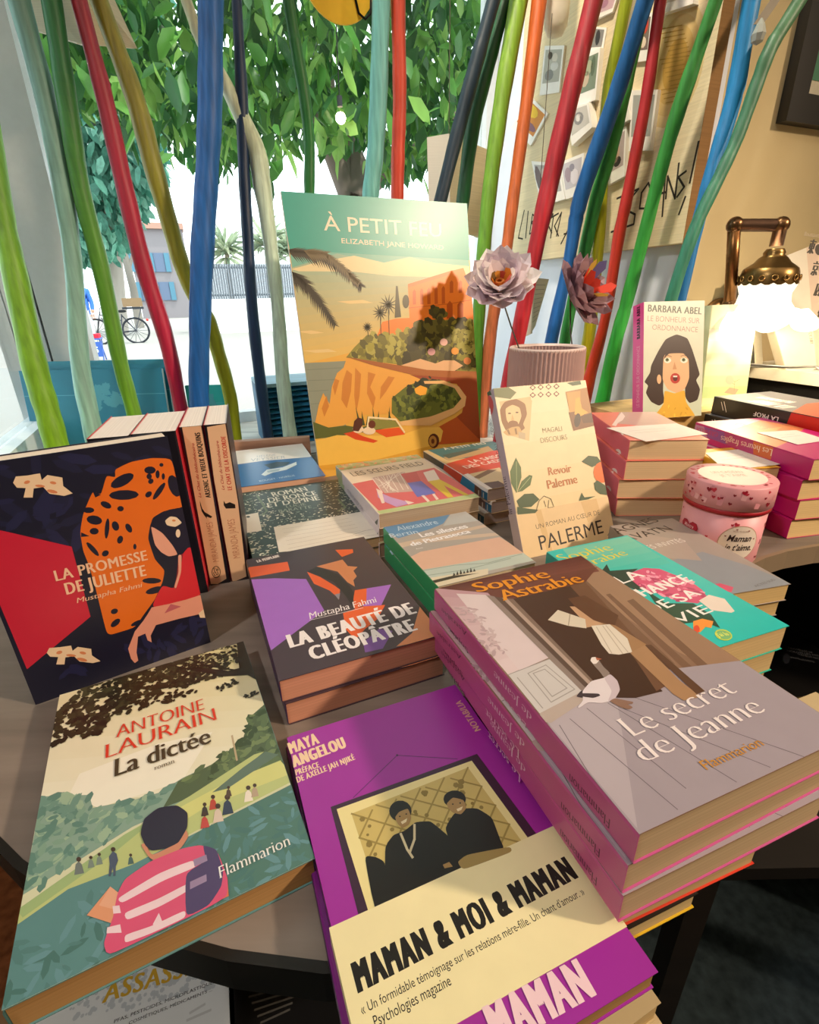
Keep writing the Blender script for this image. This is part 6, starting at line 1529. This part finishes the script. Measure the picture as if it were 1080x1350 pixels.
mb = MB(); mb.lathe([(R_ - .18, 6.3), (R_ + .05, 6.35), (R_ + .05, 6.85), (R_ - .18, 6.9)], 'satin', '#b01c2c', 56); part(mb, 'ribbon', tin)
mb = MB(); mb.lathe([(R_ - .1, 6.86), (R_ + .12, 6.9), (R_ + .12, H - .15), (R_ + .0, H), (0.01, H)], 'satin', '#e6a0a8', 56); mottled(mb, R_ + .13, 6.9, H - .1)
for i in range(34):
    a = rnd.uniform(0, 2 * pi); r = rnd.uniform(3.6, R_ - .25); mb.add([(r * cos(a) + .2 * cos(k * 1.05), r * sin(a) + .2 * sin(k * 1.05), H + .012) for k in range(6)], [tuple(range(6))], 'satin', lp('#c83048'))
mb.add([(3.45 * cos(2 * pi * k / 36), 3.45 * sin(2 * pi * k / 36), H + .02) for k in range(36)], [tuple(range(36))], 'satin', '#f4e6da')
for txt, y, w_ in (('UN CADEAU', .7, 3.6), ('JE T’AIME', -.5, 3.0)):
    vs_, fs, x0, x1 = glyphs(txt, **STY['sans']); mb.add([(((v.x - x0) / (x1 - x0) - .5) * w_, y + v.y * .7 / CAPH, H + .035) for v in vs_], fs, 'satin', lp('#c9b0a0'))
part(mb, 'lid', tin)

# ================================================================== brass wall lamp
LT = 66.0
lc = at_t(1003, 412, LT)                                             # centre of the glass, at the level of its widest ruffle
sc = (lc - CAM).dot(CF) / FPX
ax = Vector((lc.x, lc.y, 0))
zc = at_t(1014, 366, LT).z; zt = at_t(1020, 328, LT).z; zr = at_t(1000, 428, LT).z
lam = thing('wall_lamp', 'lit brass pipe lamp with ruffled white glass shade on the beige wall', 'lamp', place((lc.x, lc.y, zr)))
L_ = lambda p: Vector(p) - Vector((lc.x, lc.y, zr))
rc = 33 * sc; rr = 60 * sc
p1 = L_(at_t(962, 402, LT + 5)); p2 = L_(at_t(969, 297, LT + 4)); p3 = Vector((0, 0, p2.z - .3)); p4 = Vector((0, 0, zt - zr + .4))
wp = L_(at_t(948, 425, 77.2)); bcol = '#8a6038'
mb = MB(); mb.tube([wp, wp.lerp(p1, .55) + Vector((0, 0, -.6)), p1, p1.lerp(p2, .5), p2 - Vector((0, 0, .6))], 1.0, 'metal', bcol, 12); part(mb, 'upright_pipe', lam)
mb = MB(); mb.tube([p2, p3], 1.0, 'metal', '#7a6050', 12); part(mb, 'top_pipe', lam)
mb = MB(); mb.tube([p3, p4], 1.05, 'metal', '#6a5040', 12); part(mb, 'drop_pipe', lam)
for p in (p1, p2, p3):
    mb = MB(); mb.ball(p, 1.35, 'metal', '#7a5a3c', 14); part(mb, 'elbow', lam)
mb = MB(); Mw = frame(U, Vector((0, 0, 1)), -W, wp); mb.lathe([(0.01, 1.2), (2.5, 1.1), (4.0, .5), (4.6, 0), (4.6, -.7)], 'metal', '#8a6a44', 30, Mw); part(mb, 'wall_plate', lam)
zk = zc - zr
mb = MB(); hgt = zt - zc
prof = [(1.3, zk + hgt), (1.7, zk + hgt * .86), (1.6, zk + hgt * .78), (2.2, zk + hgt * .68), (rc * .62, zk + hgt * .52), (rc * .86, zk + hgt * .36), (rc * .93, zk + hgt * .3), (rc, zk + hgt * .05), (rc * 1.02, zk - hgt * .2)]
mb.lathe(prof, 'metal', '#7a6038', 48, None, True, lambda a, k: (1, (-.35 * abs(sin(a * 8)) if k == 8 else 0)))
for i in range(16):
    a = 2 * pi * i / 16; mb.tube([(rc * 1.04 * cos(a) + .42 * cos(q) * -sin(a), rc * 1.04 * sin(a) + .42 * cos(q) * cos(a), zk - .1 + .42 * sin(q)) for q in [2 * pi * j / 10 for j in range(11)]], .11, 'metal', '#a8844c', 5)
part(mb, 'cap', lam)
mb = MB()
def ruf(a, k):
    f = (0, .01, .02, .03, .04, .06, .09, .13, .16)[k]; return (1 + f * cos(a * 7) + .012 * cos(a * 28) * (k < 5), .45 * f / .16 * sin(a * 7) * 1.6)
prof = [(rc * .9, zk - .1), (rc * .98, zk - 1.2), (rc * .86, zk - 2.6), (rc * .9, zk - 4.0), (rc * 1.12, zk - 5.4), (rr * .82, zk * .32), (rr * .95, zk * .16), (rr, .4), (rr * .98, -.2)]
mb.lathe(prof, 'lit_glass', '#ffffff', 84, None, True, ruf); part(mb, 'shade', lam)
mb = MB(); mb.ball((0, 0, zk - 5), 2.4, 'bulb', '#ffe0b0', 12); part(mb, 'bulb', lam)
lamp('lamp_light', 'POINT', (lc.x, lc.y, zr - .5), None, 0.8, (1.0, 0.80, 0.55), shadow_soft_size=0.05)

# ================================================================== picture frame on the beige wall
fc = at_t(1033, 160, 76.5); s0, z0 = fc.dot(U), fc.z
fr = thing('picture_frame', 'black framed green picture on the beige wall, cut by the right edge', 'picture', frame(U, W, Vector((0, 0, 1)), st(s0 + 25, 77.6, z0)))
for a, b in (((-25, -1.6, 0), (25, .3, 4.3)), ((-25, -1.6, 55.7), (25, .3, 60)), ((-25, -1.6, 4.3), (-20.7, .3, 55.7)), ((20.7, -1.6, 4.3), (25, .3, 55.7))):
    mb = MB(); mb.box(a, b, 'satin', '#0f0d0b'); part(mb, 'moulding', fr)
mb = MB(); mb.box((-20.7, -.7, 4.3), (20.7, 0, 55.7), 'matte', '#d8d2bc'); mb.box((-19.7, -.8, 6.6), (19.7, -.69, 53), 'gloss', '#4f8c70'); part(mb, 'picture', fr)

# ================================================================== counter at the right with a book on a wire stand
cs_ = 106.0; cz_ = at_s(1000, 484, cs_).z
co = thing('wall_counter', 'white topped counter with black recess at the far right', 'counter', frame(U, W, Vector((0, 0, 1)), st(cs_ + 20, 40, FLOOR)))
mb = MB(); mb.box((-20, -37, cz_ - 2.2 - FLOOR), (22, 37, cz_ - FLOOR), 'satin', '#d9d6c8'); part(mb, 'top', co)
mb = MB(); mb.box((-19, -36, 4), (22, 37, cz_ - 2.2 - FLOOR), 'matte', '#0f0e0d'); part(mb, 'body', co)
mb = MB(); mb.box((-17, -34, 0), (22, 37, 4), 'matte', '#0a0a0a'); part(mb, 'plinth', co)
def art_tok(c):
    c.crop(960, 280, 3.971); k = lp('#4a443a')
    c.poly(lp('#e6dcc6'), [(300, 0), (900, 0), (900, 900), (300, 900)]); c.poly(lp('#dcc4ac'), [(405, 120), (900, 150), (900, 900), (470, 900)])
    c.text('Boutiques de Tokyo', lp('#b8a892'), (398, 122), (560, 140), (396, 100), 'sans')
    for t, y, x in (('東', 208, 412), ('京', 322, 430), ('店', 430, 446), ('構', 540, 464)): c.text(t, k, (x, y), (x + 36, y + 4), (x - 8, y - 58), 'bold')
    c.ovals(k, [(475, 195, 20, 30), (490, 300, 16, 26)])
def sp_tok(c):
    c.crop(960, 280, 3.971)
    for y in (0, 60): c.poly(lp('#5a5648'), [(360 + y * .1, 300 + y), (392 + y * .1, 296 + y), (400 + y * .1, 345 + y), (368 + y * .1, 350 + y)])
    c.text('東京店構', lp('#6a6456'), (432, 690), (408, 540), (446, 688), 'sans')
tb = at_t(1096, 478, 62.0)
M_, w_, h_, t_ = stand(tb.x, tb.y, cz_ + 1.2, -10, 12, 15, 22, 3.2, roll=22)
tk = book('thick beige book with Japanese characters on a wire stand, far right', (M_, w_, h_, t_), '#e6dcc6', '#ddd4bc', None, art_tok, sp_tok, '#d8ccb0', name='hardcover_book')
ws = thing('wire_stand', 'thin chrome wire stand carrying the beige Japanese book', 'stand', frame(Vector((1, 0, 0)), Vector((0, 1, 0)), Vector((0, 0, 1)), Vector((tb.x, tb.y, cz_))))
mb = MB()
mb.tube([(-15, 1, 1.3), (-9, -1.6, .9), (10, -1.4, .9), (16, -1, .9)], .22, 'metal', '#b8b8b4', 7); mb.tube([(-15, 3, .6), (-2, 1, .5), (16, 1, .5)], .22, 'metal', '#b8b8b4', 7)
mb.tube([(-4, -1.6, .9), (-4, -3.4, .3), (-3.6, -3.4, 1.6)], .22, 'metal', '#b8b8b4', 7); mb.tube([(-4, 1, .5), (-4, 9, .2), (-4, 9, 13), (-4, 5, 14)], .22, 'metal', '#b8b8b4', 7)
part(mb, 'wire', ws)
gb_ = at_t(1008, 470, 70); gM = stand(gb_.x - 1.5, gb_.y + 1, cz_ + .02, 30, 16, 9, 17, .5)[0]
gs = thing('display_easel', 'grey folded card easel between the lamp and the beige Japanese book', 'easel', gM)
mb = MB(); mb.box((-4.5, -8.5, 0), (4.5, 8.5, .5), 'matte', '#45443f'); mb.box((1.5, -8.5, .5), (4.3, 8.2, .62), 'matte', '#cfc8b4'); part(mb, 'panel', gs)

# ================================================================== things standing on the sill
def sheet_book(label, x0, x1, y_px, ydepth, tilt, col, group, th=1.1):
    a = CAM + ray(x0, y_px) * (ydepth / ray(x0, y_px).y); b = CAM + ray(x1, y_px) * (ydepth / ray(x1, y_px).y)
    z1 = (a.z + b.z) / 2; w = b.x - a.x; h = z1 - SILL; cx = (a.x + b.x) / 2
    M, w, h, t = stand(cx, ydepth - h * sin(radians(tilt)), SILL, 0, tilt, w, h / cos(radians(tilt)), th)
    return book(label, (M, w, h, t), col, '#2a6a8a', None, lambda c: (c.local().line(lp('#5fb0c8'), [(0, .72), (1, .72)], .12), c.leafy([lp('#4fa0b4')], [(.4, .55), (.7, .6), (.65, .8), (.42, .8)], 30, 1.6, 3)), None, '#c9d8dc', group, name='hardcover_book')
sheet_book('large teal album at the left of the bay, foremost of three', 23, 213, 487, 112.5, 7, '#237f9c', 'teal albums leaning in the bay')
sheet_book('large teal album at the left of the bay, in the middle of three', 40, 219, 481, 114.6, 7, '#2a89a4', 'teal albums leaning in the bay')
sheet_book('large teal album at the left of the bay, rearmost of three', 57, 216, 475, 116.7, 7, '#2f90a8', 'teal albums leaning in the bay')
sheet_book('turquoise album standing behind the thick blue pole', 243, 294, 508, 118, 4, '#2fb0b4', None)
a = at_t(341, 512, 120); b = at_t(414, 507, 120); sA, sB_ = a.dot(U), b.dot(U); zT = a.z
cr_ = thing('louvred_crate', 'blue slatted crate on the sill behind the navy and mint poles', 'crate', frame(U, W, Vector((0, 0, 1)), st((sA + sB_ + 8) / 2, 127, SILL)))
hw = (sB_ + 8 - sA) / 2; hz = zT - SILL
for x in (-hw, hw - 1.2):
    mb = MB(); mb.box((x, -7, 0), (x + 1.2, 7, hz), 'wood', '#1f6a94'); part(mb, 'side', cr_)
nl = 11
for i in range(nl):
    z = hz * (i + .5) / nl; mb = MB(); mb.obox((0, -6.2, z), (hw - 1.2, 0, 0), (0, .7, hz / nl * .34), (0, -.05, .1), 'paint', '#22709a'); part(mb, 'slat', cr_)
mb = MB(); mb.box((-hw, -7.4, hz), (hw, 7, hz + .8), 'wood', '#8fb8d0'); part(mb, 'lid', cr_)  # pale blue top: sky reflection put into the lid's colour
mb = MB(); mb.box((-hw + 1.2, 6, 0), (hw - 1.2, 7, hz), 'wood', '#1d5c80'); part(mb, 'back', cr_)

# ================================================================== things hung in the bay
def open_book(label, px_l, px_r, t, yaw_l, yaw_r, covers, lines=True):
    """two page blocks meeting at a spine: outlines as seen, each with real thickness"""
    mb0 = MB(); P = [at_t(*q, t) for q in px_l]; c = sum(P, Vector()) / len(P)
    root = thing('hanging_book', label, 'book', place(c))
    for nm, px, dy, col in (('left_pages', px_l, yaw_l, covers[0]), ('right_pages', px_r, yaw_r, covers[1])):
        Q = [at_t(*q, t + dy[i]) - c for i, q in enumerate(px)]
        n = (Q[1] - Q[0]).cross(Q[3] - Q[0]).normalized()
        if n.dot(CAM - c) < 0: n = -n
        mb = MB(); B = [q - n * 1.0 for q in Q]; mb.add(Q + B, [(0, 1, 2, 3), (7, 6, 5, 4), (0, 4, 5, 1), (1, 5, 6, 2), (2, 6, 7, 3), (3, 7, 4, 0)], 'page', col)
        if lines:
            for k in range(9):
                f = .12 + .085 * k; a, b = Q[0].lerp(Q[3], f) + n * .02, Q[1].lerp(Q[2], f) + n * .02; a2, b2 = a.lerp(b, .15), a.lerp(b, .85); e = (Q[3] - Q[0]).normalized() * .12
                mb.add([a2, b2, b2 + e, a2 + e], [(0, 1, 2, 3)], 'matte', '#9c9488')
        part(mb, nm, root)
    mb = MB(); tp_ = (at_t(*px_l[1], t) - c); mb.tube([tp_, tp_ + Vector((0, 0, 45))], .08, 'matte', '#4a443c', 5); part(mb, 'thread', root)
    return root
open_book('open book hanging by a thread above the right end of the poster', [(563, 181), (592, 176), (594, 300), (566, 300)], [(592, 176), (643, 197), (640, 315), (594, 300)], 118, (2, 0, 0, 2), (0, 5, 5, 0), (lp('#e6e0d2'), lp('#e0d0ac')), False)
open_book('open book hanging top left, seen from below behind the green and crimson poles', [(20, -30), (95, -50), (108, 58), (42, 38)], [(95, -50), (142, -20), (181, 64), (108, 58)], 121, (3, 0, 0, 3), (0, 6, 6, 0), (lp('#d2c9b4'), lp('#e0cfae')), False)
open_book('small open book hanging behind the broad red pole', [(690, 372), (704, 366), (700, 440), (688, 446)], [(704, 366), (724, 368), (706, 430), (700, 440)], 104, (2, 0, 0, 2), (0, 2, 2, 0), (lp('#e2dccb'), lp('#d6cdb8')))
yc = at_t(446, -32, 118)
ys_ = thing('yellow_disc', 'yellow round paper disc with a black curl hanging at the top edge', 'decoration', frame(U, Vector((0, 0, 1)), -W, yc))
mb = MB(); ry = 50 * (yc - CAM).dot(CF) / FPX; mb.prism([(ry * cos(2 * pi * k / 40), ry * sin(2 * pi * k / 40)) for k in range(40)], -.2, .2, 'thin', '#f2c63a'); part(mb, 'disc', ys_)
mb = MB(); mb.tube([(ry * .4, -ry * .35, .5), (ry * .5, -ry * .72, .5), (ry * .68, -ry * .82, .5), (ry * .84, -ry * .68, .5), (ry * .86, -ry * .4, .5)], .22, 'matte', '#1c1a18', 6); part(mb, 'curl', ys_)
mb = MB(); mb.tube([(0, ry, 0), (0, ry + 40, 0)], .08, 'matte', '#4a443c', 5); part(mb, 'thread', ys_)
wl = at_t(732, 44, 112); lt = thing('paper_lantern', 'white paper lantern hanging between the orange and red poles', 'lantern', place(wl))
rl_ = 16 * (wl - CAM).dot(CF) / FPX
mb = MB(); mb.lathe([(0.01, -.6), (rl_ * .6, -.4), (rl_ * .92, 1), (rl_, 3), (rl_ * .98, 14), (rl_ * .7, 16), (0.01, 16.4)], 'thin', '#ebe4d2', 28); part(mb, 'shade', lt)
mb = MB(); mb.tube([(0, 0, 16.4), (0, 0, 60)], .08, 'matte', '#4a443c', 5); part(mb, 'thread', lt)
gd_ = at_t(1001, 42, 66); gl_ = thing('glass_drop', 'faceted glass drop on a grey ribbon between the azure and fir green poles', 'ornament', place(gd_))
mb = MB(); mb.lathe([(0.01, -1.5), (.75, -1.1), (.95, -.3), (.6, .7), (.12, 1.5), (0.01, 1.55)], 'gloss', '#8f948c', 8, None, False); part(mb, 'drop', gl_)
mb = MB(); q = [at_t(x, y, 67) - gd_ for x, y in ((1000, 32), (1014, 12), (1036, -20), (1060, -60))]
for i in range(3): mb.add([q[i] + Vector((-.7, 0, 0)), q[i] + Vector((.7, 0, 0)), q[i + 1] + Vector((.7, 0, 0)), q[i + 1] + Vector((-.7, 0, 0)), q[i] + Vector((-.7, .08, 0)), q[i] + Vector((.7, .08, 0)), q[i + 1] + Vector((.7, .08, 0)), q[i + 1] + Vector((-.7, .08, 0))], [(0, 1, 2, 3), (7, 6, 5, 4), (0, 3, 7, 4), (1, 5, 6, 2)], 'thin', '#8c8272')
part(mb, 'ribbon', gl_)

# ================================================================== floor level
mb = MB(); r0 = at_z(-60, 1210, FLOOR + .8); mb.box((-150, 20, FLOOR), (-62, 95, FLOOR + 1.2), 'carpet', '#7a4a2c'); tag(mb.build('doormat'), 'reddish brown coir mat on the floor at lower left', 'mat')
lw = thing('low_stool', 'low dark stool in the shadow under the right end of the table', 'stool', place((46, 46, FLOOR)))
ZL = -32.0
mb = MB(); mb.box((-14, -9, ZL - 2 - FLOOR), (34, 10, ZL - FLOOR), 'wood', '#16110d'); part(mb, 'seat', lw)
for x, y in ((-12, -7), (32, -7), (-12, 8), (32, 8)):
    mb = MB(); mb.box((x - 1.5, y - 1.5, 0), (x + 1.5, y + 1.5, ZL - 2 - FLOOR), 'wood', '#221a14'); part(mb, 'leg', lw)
def art_low(c):
    c.crop(760, 680, 3.375)
    for i, (x0, x1) in enumerate(((945, 1050), (940, 1080), (985, 1080), (950, 1060))): c.text('NOUVELLES HISTOIRES'[: 12 + i], lp('#8c8884'), (x0, 590 + i * 14), (x1, 612 + i * 14), (x0, 583 + i * 14), 'sans')
    c.oval(lp('#3a3a3c'), (935, 635), 16, 24)
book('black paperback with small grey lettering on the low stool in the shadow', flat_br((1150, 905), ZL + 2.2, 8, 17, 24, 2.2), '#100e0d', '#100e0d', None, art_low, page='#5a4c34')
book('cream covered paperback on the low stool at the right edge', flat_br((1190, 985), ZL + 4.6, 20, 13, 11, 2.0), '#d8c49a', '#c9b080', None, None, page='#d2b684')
